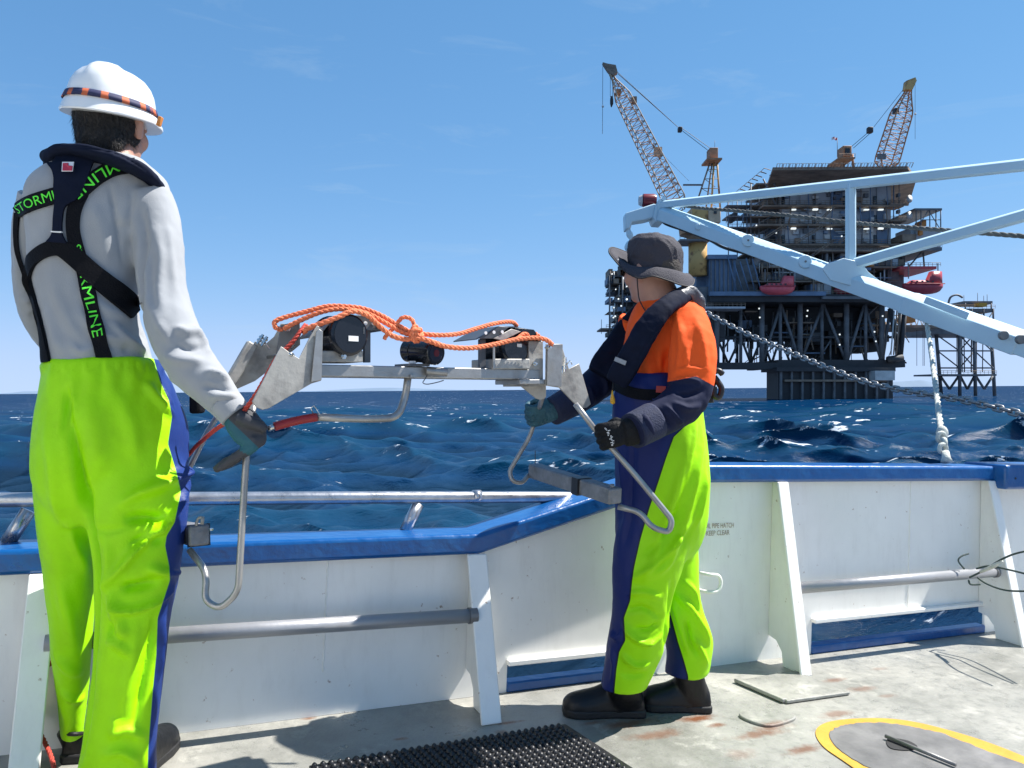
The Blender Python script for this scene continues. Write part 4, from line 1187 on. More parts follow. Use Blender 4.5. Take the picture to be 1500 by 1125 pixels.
class Skin:
    """one continuous surface grown round overlapping lofts"""
    def __init__(self, parts, voxel=.008, smooth=4, fac=.5):
        me = bpy.data.meshes.new('tmp'); vs = []; fs = []
        for mb in parts:
            b = len(vs); vs += [tuple(p) for p in mb.v]; fs += [tuple(i+b for i in f) for f in mb.f]
        me.from_pydata(vs, [], fs)
        bm = bmesh.new(); bm.from_mesh(me); bmesh.ops.recalc_face_normals(bm, faces=bm.faces); bm.to_mesh(me); bm.free()
        o = bpy.data.objects.new('tmp', me); COL.objects.link(o)
        r = o.modifiers.new('r', 'REMESH'); r.mode = 'VOXEL'; r.voxel_size = voxel
        if smooth:
            s = o.modifiers.new('s', 'SMOOTH'); s.factor = fac; s.iterations = smooth
        dg = bpy.context.evaluated_depsgraph_get()
        self.me = bpy.data.meshes.new_from_object(o.evaluated_get(dg))
        bpy.data.objects.remove(o); bpy.data.meshes.remove(me)
        self.pull()
    def pull(self):
        n = len(self.me.vertices); a = np.empty(n*3); self.me.vertices.foreach_get('co', a); self.co = a.reshape(-1,3)
        a = np.empty(n*3); self.me.vertices.foreach_get('normal', a); self.no = a.reshape(-1,3)
        self.pix = self.topix(self.co); self._bvh = None
    def push(self):
        self.me.vertices.foreach_set('co', self.co.ravel()); self.me.update(); self.pull()
    @staticmethod
    def topix(co):
        m = np.array(CW.inverted()); h = co@m[:3,:3].T+m[:3,3]
        d = -h[:,2]
        return np.stack([750+FPX*h[:,0]/d, 562.5-FPX*h[:,1]/d, d], -1)
    def bvh(self):
        if self._bvh is None:
            self._bvh = BVHTree.FromPolygons([V(c) for c in self.co], [tuple(p.vertices) for p in self.me.polygons])
        return self._bvh
    def hit(self, x, y):
        o = CW.translation; d = px_dir(x, y)
        loc, nor, i, dist = self.bvh().ray_cast(o, d)
        if loc is None:
            loc, nor, i, dist = self.bvh().find_nearest(px(x, y, float(np.median(self.pix[:,2]))))
        return loc, nor
    def stroke(self, pts, w, amp, prof='ridge', hits=None, sub=5):
        """raise (amp>0) or press (amp<0) a fold along a line drawn on the cloth"""
        P = [self.hit(*q)[0] for q in pts] if hits is None else hits
        P = spline(P, sub); A = np.array([tuple(p) for p in P]); best = np.full(len(self.co), 1e9); tb = np.zeros(len(self.co))
        L = len(A)-1
        for i in range(L):
            a, b = A[i], A[i+1]; ab = b-a; t = np.clip(((self.co-a)@ab)/max(ab@ab,1e-9), 0, 1)
            d = np.linalg.norm(self.co-(a+t[:,None]*ab), axis=1); m = d < best
            best = np.where(m, d, best); tb = np.where(m, (i+t)/L, tb)
        end = np.clip(np.minimum(tb, 1-tb)*3.2+.12, 0, 1)
        if prof == 'ridge': f = np.exp(-(best/w)**2)
        elif prof == 'sharp': f = np.exp(-best/w*1.4)
        self.acc = getattr(self, 'acc', np.zeros(len(self.co))) + amp*f*end
        return self
    def apply(self):
        if hasattr(self, 'acc'):
            self.co = self.co + self.no*self.acc[:,None]; del self.acc; self.push()
        return self
    def wrinkle(self, scale, amp, stretch=(1,1,1), seed=0, mask=None):
        st = V(stretch)
        d = np.array([noise.fractal(V((c[0]*scale*st.x+seed, c[1]*scale*st.y, c[2]*scale*st.z)), .9, 2.0, 3) for c in self.co])
        if mask is not None: d = d*mask
        self.co = self.co + self.no*(d*amp)[:,None]; self.push(); return self
    def relax(self, it=2, f=.4):
        bm = bmesh.new(); bm.from_mesh(self.me)
        for _ in range(it): bmesh.ops.smooth_vert(bm, verts=bm.verts, factor=f, use_axis_x=True, use_axis_y=True, use_axis_z=True)
        bm.to_mesh(self.me); bm.free(); self.me.update(); self.pull(); return self
    def build(self, name, mats, parent, attrs=None):
        o3 = np.array(wloc(parent))
        self.me.vertices.foreach_set('co', (self.co-o3).ravel()); self.me.update()
        self.me.name = name; self.me.materials.clear()
        for m in (mats if isinstance(mats, list) else [mats]): self.me.materials.append(m)
        for k, v in (attrs or {}).items():
            at = self.me.attributes.new(k, 'FLOAT', 'POINT'); at.data.foreach_set('value', np.asarray(v, np.float32))
        self.me.shade_smooth()
        o = bpy.data.objects.new(name, self.me); COL.objects.link(o); o.parent = parent
        return o

def ribbon(skin, pts, width, off=.004, thick=.003, n=10, across=4, jag=0):
    """strap lying on a skin: pts in pixels, width px (number or one per point) -> MB and a function (u along 0..1, v across -.5..+.5) -> world"""
    ws = width if isinstance(width, (list, tuple)) else [width]*len(pts)
    rows = resample([(p[0], p[1], w) for p, w in zip(pts, ws)], n)
    A = np.array(rows); L = len(A)
    def at(u, v, o):
        f = min(max(u,0),1)*(L-1); i = min(int(f), L-2); t = f-i
        q = A[i]*(1-t)+A[i+1]*t; tg = A[min(i+1,L-1)]-A[max(i-1,0)] if t < .5 else A[min(i+2,L-1)]-A[i]
        tx, ty = tg[0], tg[1]; l = math.hypot(tx,ty) or 1
        nx, ny = ty/l, -tx/l          # up side of a line running right (image y points down)
        x, y = q[0]+nx*q[2]*v, q[1]+ny*q[2]*v
        loc, nor = skin.hit(x, y)
        if nor.dot(px_dir(x,y)) > 0: nor = -nor
        return loc+nor*o
    mb = MB(); m = across
    top = [[at(i/(L-1), j/m-.5, off+thick) for j in range(m+1)] for i in range(L)]
    bot = [[at(i/(L-1), j/m-.5, off*.2) for j in range(m+1)] for i in range(L)]
    # soften hits so that the strap bridges folds
    for _ in range(2):
        for G in (top, bot):
            H = [[p.copy() for p in r] for r in G]
            for i in range(1, L-1):
                for j in range(m+1): G[i][j] = H[i][j]*.5+(H[i-1][j]+H[i+1][j])*.25
    vs = [p for r in top for p in r]+[p for r in bot for p in r]; nb = L*(m+1); fs = []
    I = lambda i, j: i*(m+1)+j
    for i in range(L-1):
        for j in range(m):
            fs.append((I(i,j), I(i+1,j), I(i+1,j+1), I(i,j+1))); fs.append((nb+I(i,j+1), nb+I(i+1,j+1), nb+I(i+1,j), nb+I(i,j)))
        fs.append((I(i,0), nb+I(i,0), nb+I(i+1,0), I(i+1,0))); fs.append((I(i,m), I(i+1,m), nb+I(i+1,m), nb+I(i,m)))
    for j in range(m):
        fs.append((I(0,j), I(0,j+1), nb+I(0,j+1), nb+I(0,j))); fs.append((I(L-1,j), nb+I(L-1,j), nb+I(L-1,j+1), I(L-1,j+1)))
    mb.add(vs, fs)
    def surf(u, v, lift=.0012):
        f = min(max(u,0),1)*(L-1); i = min(int(f), L-2); t = f-i; g = (v+.5)*m; j = min(max(int(g),0), m-1); s = g-j
        p = (top[i][j]*(1-s)+top[i][j+1]*s)*(1-t)+(top[i+1][j]*(1-s)+top[i+1][j+1]*s)*t
        nn = (top[i+1][j]-top[i][j]).cross(top[i][j+1]-top[i][j]).normalized()
        if nn.dot(p-CW.translation) > 0: nn = -nn
        return p+nn*lift
    return mb, surf

def lettering(surf, body, u0, u1, h, mname, parent, flip=False, shear=.25, v0=0.0):
    vs, fs = text_geo(body, 1.0, 3, 0.0, 0.0)
    x0 = min(v.x for v in vs); x1 = max(v.x for v in vs); y0 = min(v.y for v in vs); y1 = max(v.y for v in vs)
    mb = MB()
    def q(v):
        u = (v.x-x0)/(x1-x0); w = ((v.y-y0)/(y1-y0)-.5)*h+v0
        if flip: u = 1-u; w = -w
        return surf(u0+(u1-u0)*u, w)
    mb.add([q(v) for v in vs], fs)
    return mb.build('lettering', MAT[mname], parent)

def hand_parts(W, K, rod, grip, s=1.0, open_=0.0, thumb=1):
    """wrist W, knuckles K; rod = direction the fingers are lined up along, grip = side of the palm that holds"""
    p = (K-W).normalized(); rod = (rod-p*rod.dot(p)).normalized(); g = grip-p*grip.dot(p)-rod*grip.dot(rod); g.normalize()
    out = []
    mid = W.lerp(K, .55)
    out.append(vlimb([(W-p*.03*s, .027*s, .022*s), (W, .028*s, .021*s), (mid, .041*s, .020*s), (K, .044*s, .017*s), (K+p*.012*s, .038*s, .013*s)], 16, 2.6, g))
    for i, ln in enumerate((.92, 1.0, .96, .8)):
        b = K + rod*(i-1.5)*.0215*s - p*.004*s
        if open_:
            pts = [b, b+p*.03*ln*s+g*.004*s, b+p*.055*ln*s+g*.014*s, b+p*.078*ln*s+g*.028*s]
        else:
            pts = [b-g*.002*s, b+p*.026*ln*s+g*.004*s, b+p*.038*ln*s+g*.026*s, b+p*.022*ln*s+g*.047*s, b-p*.004*s+g*.046*s]
        rr = [.0115, .0112, .0105, .0098, .0085][:len(pts)]
        out.append(vlimb([(q, r*s) for q, r in zip(pts, rr)], 10, 2.0, rod, 3))
    tb = W.lerp(K, .30) + rod*.032*s*thumb + g*.006*s
    pts = [tb, tb+p*.022*s+rod*.012*s*thumb+g*.016*s, tb+p*.040*s+rod*.004*s*thumb+g*.034*s, tb+p*.052*s-rod*.012*s*thumb+g*.044*s]
    out.append(vlimb([(q, r*s) for q, r in zip(pts, (.0145,.0135,.012,.010))], 10, 2.0, p, 3))
    return out

def head_parts(C, F, U, s=1.0):
    """cranium, jaw, nose, brow, lips and ears about head centre C, looking along F"""
    F = F.normalized(); U = (U-F*U.dot(F)).normalized(); S_ = F.cross(U)
    M_ = Matrix((S_, F, U)).transposed()
    out = []
    def b(o, r, nu=18, nv=12):
        mb = MB(); mb.ball(C+S_*o[0]*s+F*o[1]*s+U*o[2]*s, V(r)*s, nu, nv, M_); out.append(mb)
    b((0,-.012,.025), (.077,.098,.095)); b((0,.030,-.040), (.062,.066,.078)); b((0,.062,-.082), (.036,.034,.028))
    b((0,.088,.022), (.058,.018,.015)); b((0,.102,-.020), (.013,.022,.022)); b((0,.094,.004), (.009,.014,.026))
    b((0,.088,-.052), (.026,.014,.009)); b((0,.086,-.064), (.022,.013,.009))
    for e in (-1, 1):
        b((e*.040,.070,-.018), (.026,.024,.030)); b((e*.080,-.008,-.008), (.010,.022,.034)); b((e*.088,-.016,.004), (.008,.014,.024))
    return out, M_, (S_, F, U)

def boot(root, heel, toe, ankle, m, name='boot', width=.105, hgt=.12, sole=True, shaft=None):
    """safety boot standing on the deck: heel and toe in deck coordinates (z=0), ankle a world point"""
    h = V((heel.x, heel.y, 0)); t = V((toe.x, toe.y, 0)); f = (t-h).normalized(); s = V((f.y, -f.x, 0)); L = (t-h).length
    sm = MB(); prof = [(0,.30),(.04,.36),(.15,.38),(.35,.34),(.55,.38),(.72,.44),(.86,.42),(.95,.32),(1.0,.14)]
    lo = [h+f*L*a+s*w*width for a, w in prof]+[h+f*L*a-s*w*width for a, w in reversed(prof)]
    sm.prism(lo, (0,0,.028)); b = thing_part = sm.build('sole', MAT['sole_black'], root, T=SHIP, bevel=.006)
    A = SHIP_I @ ankle
    up = []
    rows = [(0.02,.33,.05),(.12,.36,.10),(.30,.36,.115),(.45,.36,.10),(.62,.40,.075),(.8,.42,.062),(.93,.34,.05),(1.0,.15,.03)]
    mb = MB(); rs = []
    for a, w, z in resample(rows, 3):
        c = h+f*L*a+V((0,0,.02)); rs.append([c+s*w*width*math.cos(q)*.98+V((0,0,z*max(0,math.sin(q))**.8 if math.sin(q) > 0 else -.004)) for q in [2*math.pi*k/20 for k in range(20)]])
    mb.rings(rs)
    sh = MB(); c0 = h+f*L*.22+V((0,0,.03)); c1 = A
    sh.rings([ring(c0+(c1-c0)*q, f*(.062-.008*q), s*(.046-.002*q), 18) for q in (0,.33,.66,1)])
    vs = [mb, sh]
    for k in vs: k.v = [SHIP @ p for p in k.v]
    Skin(vs, .006, 3).build('boot', MAT[m], root)

mat('skin', (.42,.22,.155), .5, var=.1, vscale=18, bump=.1, bscale=90)
mat('hair_dark', (.010,.008,.007), .55, bump=.6, bscale=160)
mat('helmet_white', (.80,.81,.81), .22, var=.02, vscale=5, coat=.4)
mat('strap_black', (.005,.0055,.008), .7, spec=.12, bump=.3, bscale=260)
mat('strap_green', (.10,.82,.04), .6)
mat('navy_pad', (.006,.0095,.024), .8, spec=.12, var=.25, vscale=14, bump=.35, bscale=22)
mat('boot_black', (.007,.007,.008), .4, spec=.35, var=.3, vscale=16, bump=.25, bscale=40)
mat('sole_black', (.010,.010,.011), .6, bump=.3, bscale=60)
mat('glove_grey', (.048,.050,.058), .7, var=.3, vscale=26, bump=.5, bscale=130)
mat('glove_black', (.007,.0075,.009), .65, spec=.2, var=.3, vscale=20, bump=.5, bscale=120)
mat('glove_teal', (.020,.085,.115), .6, var=.25, vscale=20, bump=.5, bscale=120)
mat('logo_red', (.50,.03,.06), .5); mat('logo_white', (.75,.75,.75), .5)
mat('cord_dark', (.015,.014,.016), .7)
def sweat_mat():
    m = mat('sweatshirt_grey', (.30,.315,.335), .92, var=.06, vscale=9, bump=.18, bscale=420, sheen=.25)
sweat_mat()
def zone_mat(name, ca, cb, rough=.42, edge=None, dirt=None, spec=.45):
    """two cloths sewn together: attribute 'zone' < 0 first colour, > 0 second, dark piping on the seam"""
    m = mat(name, ca, rough, spec=spec); nt, b = nodes(m)
    at = N(nt, 'ShaderNodeAttribute', attribute_name='zone')
    tc = N(nt, 'ShaderNodeTexCoord')
    n1 = N(nt, 'ShaderNodeTexNoise', Scale=5.0, Detail=7.0, Roughness=.65); nt.links.new(tc.outputs['Object'], n1.inputs['Vector'])
    n3 = N(nt, 'ShaderNodeTexNoise', Scale=60.0, Detail=5.0, Roughness=.6); nt.links.new(tc.outputs['Object'], n3.inputs['Vector'])
    mr = N(nt, 'ShaderNodeMapRange'); nt.links.new(at.outputs['Fac'], mr.inputs['Value']); mr.inputs['From Min'].default_value = -.0012; mr.inputs['From Max'].default_value = .0012
    ca_ = ca
    if dirt:
        f = ramp(nt, n1.outputs['Fac'], [(.46, 0.0), (.74, .50)]); ca_ = mixc(nt, f, ca, dirt)
        f2 = ramp(nt, n3.outputs['Fac'], [(.62, 0.0), (.80, .16)]); ca_ = mixc(nt, f2, ca_, tuple(x*.6 for x in dirt))
    col = mixc(nt, mr.outputs[0], ca_, cb)
    if edge:
        ab = N(nt, 'ShaderNodeMath', operation='ABSOLUTE'); nt.links.new(at.outputs['Fac'], ab.inputs[0])
        m2 = N(nt, 'ShaderNodeMapRange'); nt.links.new(ab.outputs[0], m2.inputs['Value']); m2.inputs['From Min'].default_value = .002; m2.inputs['From Max'].default_value = .0034; m2.inputs['To Min'].default_value = 1; m2.inputs['To Max'].default_value = 0
        col = mixc(nt, m2.outputs[0], col, edge)
    nt.links.new(col, b.inputs['Base Color'])
    n2 = N(nt, 'ShaderNodeTexNoise', Scale=300.0, Detail=3.0); nt.links.new(tc.outputs['Object'], n2.inputs['Vector'])
    bp = N(nt, 'ShaderNodeBump', Strength=.12, Distance=.004); nt.links.new(n2.outputs['Fac'], bp.inputs['Height'])
    n4 = N(nt, 'ShaderNodeTexNoise', Scale=26.0, Detail=4.0); nt.links.new(tc.outputs['Object'], n4.inputs['Vector'])
    b2 = N(nt, 'ShaderNodeBump', Strength=.18, Distance=.012); nt.links.new(n4.outputs['Fac'], b2.inputs['Height']); nt.links.new(bp.outputs[0], b2.inputs['Normal'])
    nt.links.new(b2.outputs[0], b.inputs['Normal'])
    return m
HIVIS = (.35,.78,.002)
zone_mat('trousers_two_tone', HIVIS, (.012,.034,.17), .5, dirt=(.24,.52,.004), spec=.22)
zone_mat('bib_two_tone', HIVIS, (.008,.018,.115), .5, edge=(.008,.01,.02), dirt=(.28,.64,.004), spec=.22)
zone_mat('shirt_two_tone', (.86,.105,.016), (.009,.013,.040), .8, spec=.2)

def seam(pts):
    xs_ = np.array([p[1] for p in pts], float); ys = np.array([p[0] for p in pts], float)
    return lambda y: np.interp(y, xs_, ys)
# ================================================================== TALLER WORKER (back to us)
D1 = 2.10
p1root = thing('person', px(165, 1165, D1), 'taller worker in a white helmet, grey sweatshirt and hi-vis trousers, back turned', 'person')
TR_PELVIS = [(526,66,238,2.10,.125),(545,62,246,2.10,.135),(575,59,262,2.10,.145),(620,54,279,2.10,.16),(660,51,281,2.10,.165),(700,52,278,2.10,.15),(735,68,262,2.09,.105),(765,95,240,2.08,.06)]
TR_L = [(640,62,140,2.11,.10),(690,51,150,2.115,.135),(750,53,148,2.13,.128),(800,58,144,2.15,.118),(850,65,142,2.18,.108),(900,70,139,2.195,.10),(950,76,135,2.21,.095),(1000,82,131,2.235,.09),(1040,86,129,2.255,.086),(1074,88,127,2.27,.082)]
TR_R = [(640,140,258,2.08,.10),(690,121,276,2.08,.122),(750,124,277,2.075,.128),(800,132,271,2.07,.125),(850,136,264,2.07,.12),(900,137,253,2.07,.115),(950,135,246,2.07,.11),(1000,131,240,2.07,.106),(1050,124,235,2.065,.104),(1100,117,233,2.06,.102),(1146,111,232,2.06,.10)]
TORSO = [(230,122,210,2.10,.072),(246,84,234,2.10,.092),(262,56,250,2.10,.112),(290,38,254,2.10,.125),(335,38,238,2.10,.13),(400,44,212,2.10,.125),(455,57,206,2.10,.12),(505,64,220,2.10,.122),(548,68,230,2.10,.12)]
ARM_R = [(214,288,2.10,38),(228,322,2.095,37),(234,370,2.075,38),(239,430,2.05,37),(254,488,2.02,40),(282,536,2.0,36),(312,568,1.985,31),(332,592,1.975,25),(341,602,1.97,22)]
ARM_L = [(58,290,2.10,34),(44,330,2.11,28),(42,380,2.13,26),(45,425,2.15,27),(60,470,2.20,27),(110,530,2.32,24),(185,590,2.44,20)]
# continuous body under the clothes
HC1 = px(164, 186, 2.115)
FACE1 = V((.04, .99, -.02))
hp_, HM1, (hs_, hf_, hu_) = head_parts(HC1, FACE1, V((.03,0,1)))
body = Skin(hp_ + [trunk(TORSO, .78), trunk(TR_PELVIS, .70), trunk(TR_L, .6), trunk(TR_R, .6), limb(ARM_R, .62), limb(ARM_L, .62),
                   limb([(168,262,2.10,30),(168,232,2.105,29),(167,205,2.11,28),(166,190,2.115,28)], 1.0)], .008, 3)
body.build('body', MAT['skin'], p1root)

sw = Skin([trunk(TORSO, 1.0), limb(ARM_R, 1.0), limb(ARM_L, 1.0)], .0065, 6)
for pts, w, a in (
    ([(204,300),(210,350),(203,400),(205,450),(212,495)], .012, -.013),          # arm against the back
    ([(160,268),(166,300),(172,340),(178,385)], .006, -.006),                    # shoulder seam
    ([(190,275),(182,310),(176,330)], .016, .006), ([(205,275),(200,310),(190,345)], .012, .005),
    ([(120,420),(150,450),(190,470)], .014, .006), ([(110,450),(150,490),(200,505)], .014, .007), ([(160,470),(190,500),(222,515)], .012, .009),
    ([(150,505),(185,512),(220,500)], .010, -.006), ([(70,400),(90,450),(120,500)], .014, .005), ([(65,440),(80,490),(95,520)], .012, .006),
    ([(100,500),(120,515),(140,505)], .010, .006), ([(55,330),(75,380),(80,430)], .016, .004), ([(135,300),(150,340),(155,390)], .018, .004),
    ([(255,480),(275,488),(292,484)], .012, .012), ([(258,505),(280,512),(304,508)], .010, -.009), ([(240,520),(268,528),(300,530)], .011, .010), 
    ([(285,488),(298,500),(306,520)], .009, .008), ([(300,545),(318,548),(334,560)], .009, .011), ([(296,566),(316,568),(338,574)], .008, -.009), ([(306,580),(325,580),(346,582)], .009, .010), ([(312,596),(328,592),(350,592)], .006, -.007),
    ([(228,330),(236,380),(232,430),(240,470)], .014, .006), ([(246,330),(252,380),(258,430)], .012, .005), ([(220,360),(222,420),(228,470)], .012, -.006), ([(214,430),(230,470),(250,500)], .012, .007),
    ([(30,430),(42,440),(58,445)], .010, .008), ([(34,450),(48,462),(62,470)], .009, -.006), ([(20,340),(24,380),(26,420)], .010, .004),
    ([(215,520),(235,545),(262,560)], .012, .008), ([(150,395),(172,420),(196,440)], .016, .005)):
    sw.stroke(pts, w, a*1.5)
sw.apply(); sw.wrinkle(7.0, .004, (1,1,.6), 3); sw.wrinkle(26, .0012, seed=9); sw.relax(1, .4)
swo = sw.build('sweatshirt', MAT['sweatshirt_grey'], p1root)
sw.co = np.array([c for c in sw.co])  # world copy kept for straps
def reworld(skin):
    pass
# rib cuff and hem
cuff = limb([(330,590,1.975,26),(338,599,1.972,25),(346,609,1.97,24)], 1.0, 2.1, 4, 24)
cuff.build('cuff', MAT['sweatshirt_grey'], swo, smooth=True)

# ---- trousers
tr = Skin([trunk(TR_PELVIS), trunk(TR_L), trunk(TR_R)], .0072, 16)
for pts, w, a in (
    ([(96,575),(106,630),(116,690),(128,750),(139,820),(139,900),(134,980),(126,1060),(118,1110)], .014, -.026),   # between the legs
    ([(172,742),(205,722),(240,708),(268,694),(277,690)], .016, .024),                # big fold behind the knee
    ([(180,762),(215,758),(243,762)], .014, -.020),
    ([(150,862),(178,832),(205,800),(235,775),(262,735),(275,705)], .011, .021),
    ([(214,832),(240,838),(262,838)], .012, .017), ([(190,800),(215,790),(240,790)], .013, -.015),
    ([(160,868),(168,886),(190,894),(222,884),(255,862)], .010, .020), ([(176,862),(200,860),(235,850)], .013, -.020),
    ([(165,880),(172,910),(186,935)], .013, .014), ([(156,936),(175,945),(190,960)], .010, .012), ([(170,905),(160,935)], .010, -.010),
    ([(200,910),(195,960),(185,1010),(175,1050)], .016, .010), ([(228,900),(222,950),(208,1010),(198,1062)], .012, -.011), ([(240,905),(236,950),(232,1000)], .010, .010),
    ([(160,1080),(185,1070),(215,1085)], .014, .011), ([(150,1108),(178,1102),(205,1118)], .012, .011), ([(170,1050),(165,1080)], .012, .008),
    ([(98,565),(96,600),(92,640)], .007, -.010), ([(104,565),(108,600),(112,640)], .006, .006),
    ([(165,560),(190,620),(200,680)], .022, .007), ([(130,580),(140,640),(150,700)], .024, .006), ([(210,560),(235,590),(255,612)], .012, .010),
    ([(70,620),(78,700),(90,780)], .020, .007), ([(85,850),(100,900),(110,960)], .016, .008), ([(100,760),(110,800),(128,840)], .016, .010), ([(80,950),(100,980),(120,985)], .012, .008), ([(90,1010),(108,1025),(124,1020)], .010, .009),
    ([(135,775),(160,778),(190,770)], .008, -.006), ([(155,790),(158,830),(150,870)], .012, .007),
    ([(225,540),(240,575),(254,600)], .008, .006)):
    tr.stroke(pts, w*.9, a*1.55)
tr.apply()
# gathered waistband
g = np.clip(1-np.abs(tr.pix[:,1]-536)/13, 0, 1); gath = np.sin(tr.pix[:,0]*.62+np.sin(tr.pix[:,0]*.23)*1.5)
tr.co = tr.co + tr.no*(g*gath*.0035)[:,None]; tr.push()
g = np.clip((600-tr.pix[:,1])/60, 0, 1)*np.clip((tr.pix[:,1]-540)/10, 0, 1)
tr.co = tr.co + tr.no*(g*np.sin(tr.pix[:,0]*.21+tr.pix[:,1]*.02)*.0045)[:,None]; tr.push()
tr.wrinkle(5.0, .007, (1,1,.5), 12); tr.wrinkle(16, .0013, (1,1,.6), 4); tr.relax(1, .4)
sm_ = seam([(q[0]-(14 if q[1] > 640 else 7), q[1]) for q in [(232,525),(242,560),(254,585),(259,610),(260,650),(272,690),(279,720),(270,765),(258,785),(256,800),(262,830),(263,850),(250,890),(245,905),(243,960),(238,1010),(234,1060),(231,1100),(230,1160)]])
xp, yp, dp_ = tr.pix[:,0], tr.pix[:,1], tr.pix[:,2]
ax = np.where(xp < np.interp(yp,[690,800,900,1000,1120],[116,138,138,131,116]), np.interp(yp,[690,1074],[2.15,2.27]), 2.07)
ax = np.where(yp < 690, 2.10, ax)
zone = np.maximum((xp-sm_(yp))*.0019, np.minimum(dp_-ax-.055, .01))
zone = np.where(yp < 690, np.maximum((xp-sm_(yp))*.0019, dp_-2.10-.09), zone)
tr.build('trousers', MAT['trousers_two_tone'], p1root, {'zone': zone})
# black rubber boots
bh, bt = deck_pt(112, 1112), deck_pt(120, 1065)
d_ = (deck_pt(243,1093)-deck_pt(172,1166)).normalized()
boot(p1root, deck_pt(172,1166), deck_pt(172,1166)+d_*.33, px(170,1130,2.07), 'boot_black', width=.12)
boot(p1root, deck_pt(110,1116)-V((0,.02,0)), deck_pt(110,1116)+V((.06,.28,0)), px(108,1068,2.27), 'boot_black', width=.12)
MB().tube([px(88+i*3.2,1073+2.5*math.sin(i/12*math.pi),2.27-.085*math.sin(i/12*math.pi)) for i in range(13)], .006, 6).build('boot_rim', MAT['sole_black'], p1root, smooth=True)

# ---- head: hair, helmet
hair = Skin([MB().ball(HC1+hu_*.012-hf_*.016, V((.083,.098,.098)), 24, 16, HM1), MB().ball(HC1-hf_*.050-hu_*.045, V((.066,.052,.058)), 20, 14, HM1)], .0045, 1)
# keep hair off the face
fr = (hair.co-np.array(HC1))@np.array(hf_); upz = (hair.co-np.array(HC1))@np.array(hu_)
push = np.clip((fr-.035)/.03, 0, 1)
hair.co = hair.co - np.array(hf_)[None,:]*(push*.05)[:,None]
nz_ = np.array([noise.noise(V((c[0]*160, c[1]*160, c[2]*22))) for c in hair.co]); hair.co = hair.co+hair.no*(nz_*.0045)[:,None]; hair.push()
hro = hair.build('hair', MAT['hair_dark'], p1root)
st_ = MB(); random.seed(15); cand = [i for i in range(len(hair.co)) if hair.pix[i,1] > 163 and hair.no[i]@np.array((0,-1,0)) > -.5]
for i in random.sample(cand, min(2600, len(cand))):
    p = V(hair.co[i]); nn = V(hair.no[i]); dwn = (V((random.uniform(-.35,.35), random.uniform(-.2,.2), -1))+nn*.25).normalized(); sd = dwn.cross(nn).normalized()*.0007; l_ = random.uniform(.008,.020)
    st_.add([p-sd, p+sd, p+dwn*l_+nn*random.uniform(.0005,.004)], [(0,1,2)])
tag(st_.build('hair_strands', MAT['hair_dark'], hro), kind='stuff')
for e in (-1, 1):
    MB().ball(HC1+hs_*.031*e+hf_*.085-hu_*.002, .011, 10, 8).build('eye', MAT['logo_white'], p1root, smooth=True)
tilt = Matrix.Rotation(math.radians(6.5), 3, 'Y') @ Matrix.Rotation(math.radians(4), 3, 'X')
HB = px(163, 173, 2.115)                     # centre of the helmet's rim
def hl_(r, a, z, fx=1.0):
    x, y = r*math.cos(a), r*1.18*math.sin(a)
    return HB + tilt @ V((x*.96, y*.97, z*.93))
helm = thing_h = MB()
prof = [(.1215,-.004),(.1235,.000),(.1215,.006),(.1165,.022),(.1115,.030),(.1100,.040),(.1080,.058),(.1030,.080),(.0940,.100),(.0800,.117),(.0600,.129),(.0350,.1355),(.012,.137)]
n = 64; rs = []
for r, z in prof:
    row = []
    for k in range(n):
        a = 2*math.pi*k/n
        rr, zz = r, z
        # raised central ridge front to back
        if z > .055:
            x = r*math.cos(a-.12); w = max(0, 1-(abs(x)/.030)**6) if abs(x) < .030 else 0
            lift = .009*w*min(1,(z-.055)/.05); zz += lift; rr += lift*.35
        if z < .03: zz -= .012*max(0, -math.sin(a))*(1 if z < .02 else .4)      # nape dips
        if z < .01 and math.sin(a) > .3: rr += .03*(math.sin(a)-.3)             # peak over the brow
        row.append(hl_(rr, a, zz))
    rs.append(row)
helm.rings(rs)
inner = MB(); inner.rings([[hl_(.118,2*math.pi*k/n,-.002-(.012*max(0,-math.sin(2*math.pi*k/n)))) for k in range(n)], [hl_(.104,2*math.pi*k/n,.03) for k in range(n)]], caps=False)
helm.v += []; ho = helm.build('helmet', MAT['helmet_white'], p1root, auto=50)
inner.build('harness_band', MAT['strap_black'], ho, smooth=True)
def band_mat():
    m = mat('lamp_strap', (.03,.035,.10), .7); nt, b = nodes(m)
    uv = N(nt, 'ShaderNodeAttribute', attribute_name='run')
    w = N(nt, 'ShaderNodeMath', operation='SINE'); nt.links.new(uv.outputs['Fac'], w.inputs[0])
    tc = N(nt, 'ShaderNodeTexCoord'); nz = N(nt, 'ShaderNodeTexNoise', Scale=70.0, Detail=3.0); nt.links.new(tc.outputs['Object'], nz.inputs['Vector'])
    ad = N(nt, 'ShaderNodeMath', operation='ADD'); nt.links.new(w.outputs[0], ad.inputs[0]); nt.links.new(nz.outputs['Fac'], ad.inputs[1])
    f = ramp(nt, ad.outputs[0], [(.88, 0.0), (.98, 1.0)])
    nt.links.new(mixc(nt, f, (.018,.022,.075), (.50,.11,.04)), b.inputs['Base Color'])
band_mat()
bm_ = MB(); rows_ = []
for z, r in ((.026,.1165),(.0265,.1195),(.046,.1130),(.0455,.1100)):
    rows_.append([hl_(r, 2*math.pi*k/n, z+.010*math.sin(2*math.pi*k/n*1.0)*.3-.002*math.cos(2*math.pi*k/n)) for k in range(n)])
bm_.rings(rows_+[rows_[0]], caps=False)
bo = bm_.build('lamp_strap', MAT['lamp_strap'], ho, smooth=True)
at_ = bo.data.attributes.new('run', 'FLOAT', 'POINT')
at_.data.foreach_set('value', np.array([(i % n)/n*2*math.pi*15 for i in range(len(bo.data.vertices))], np.float32))
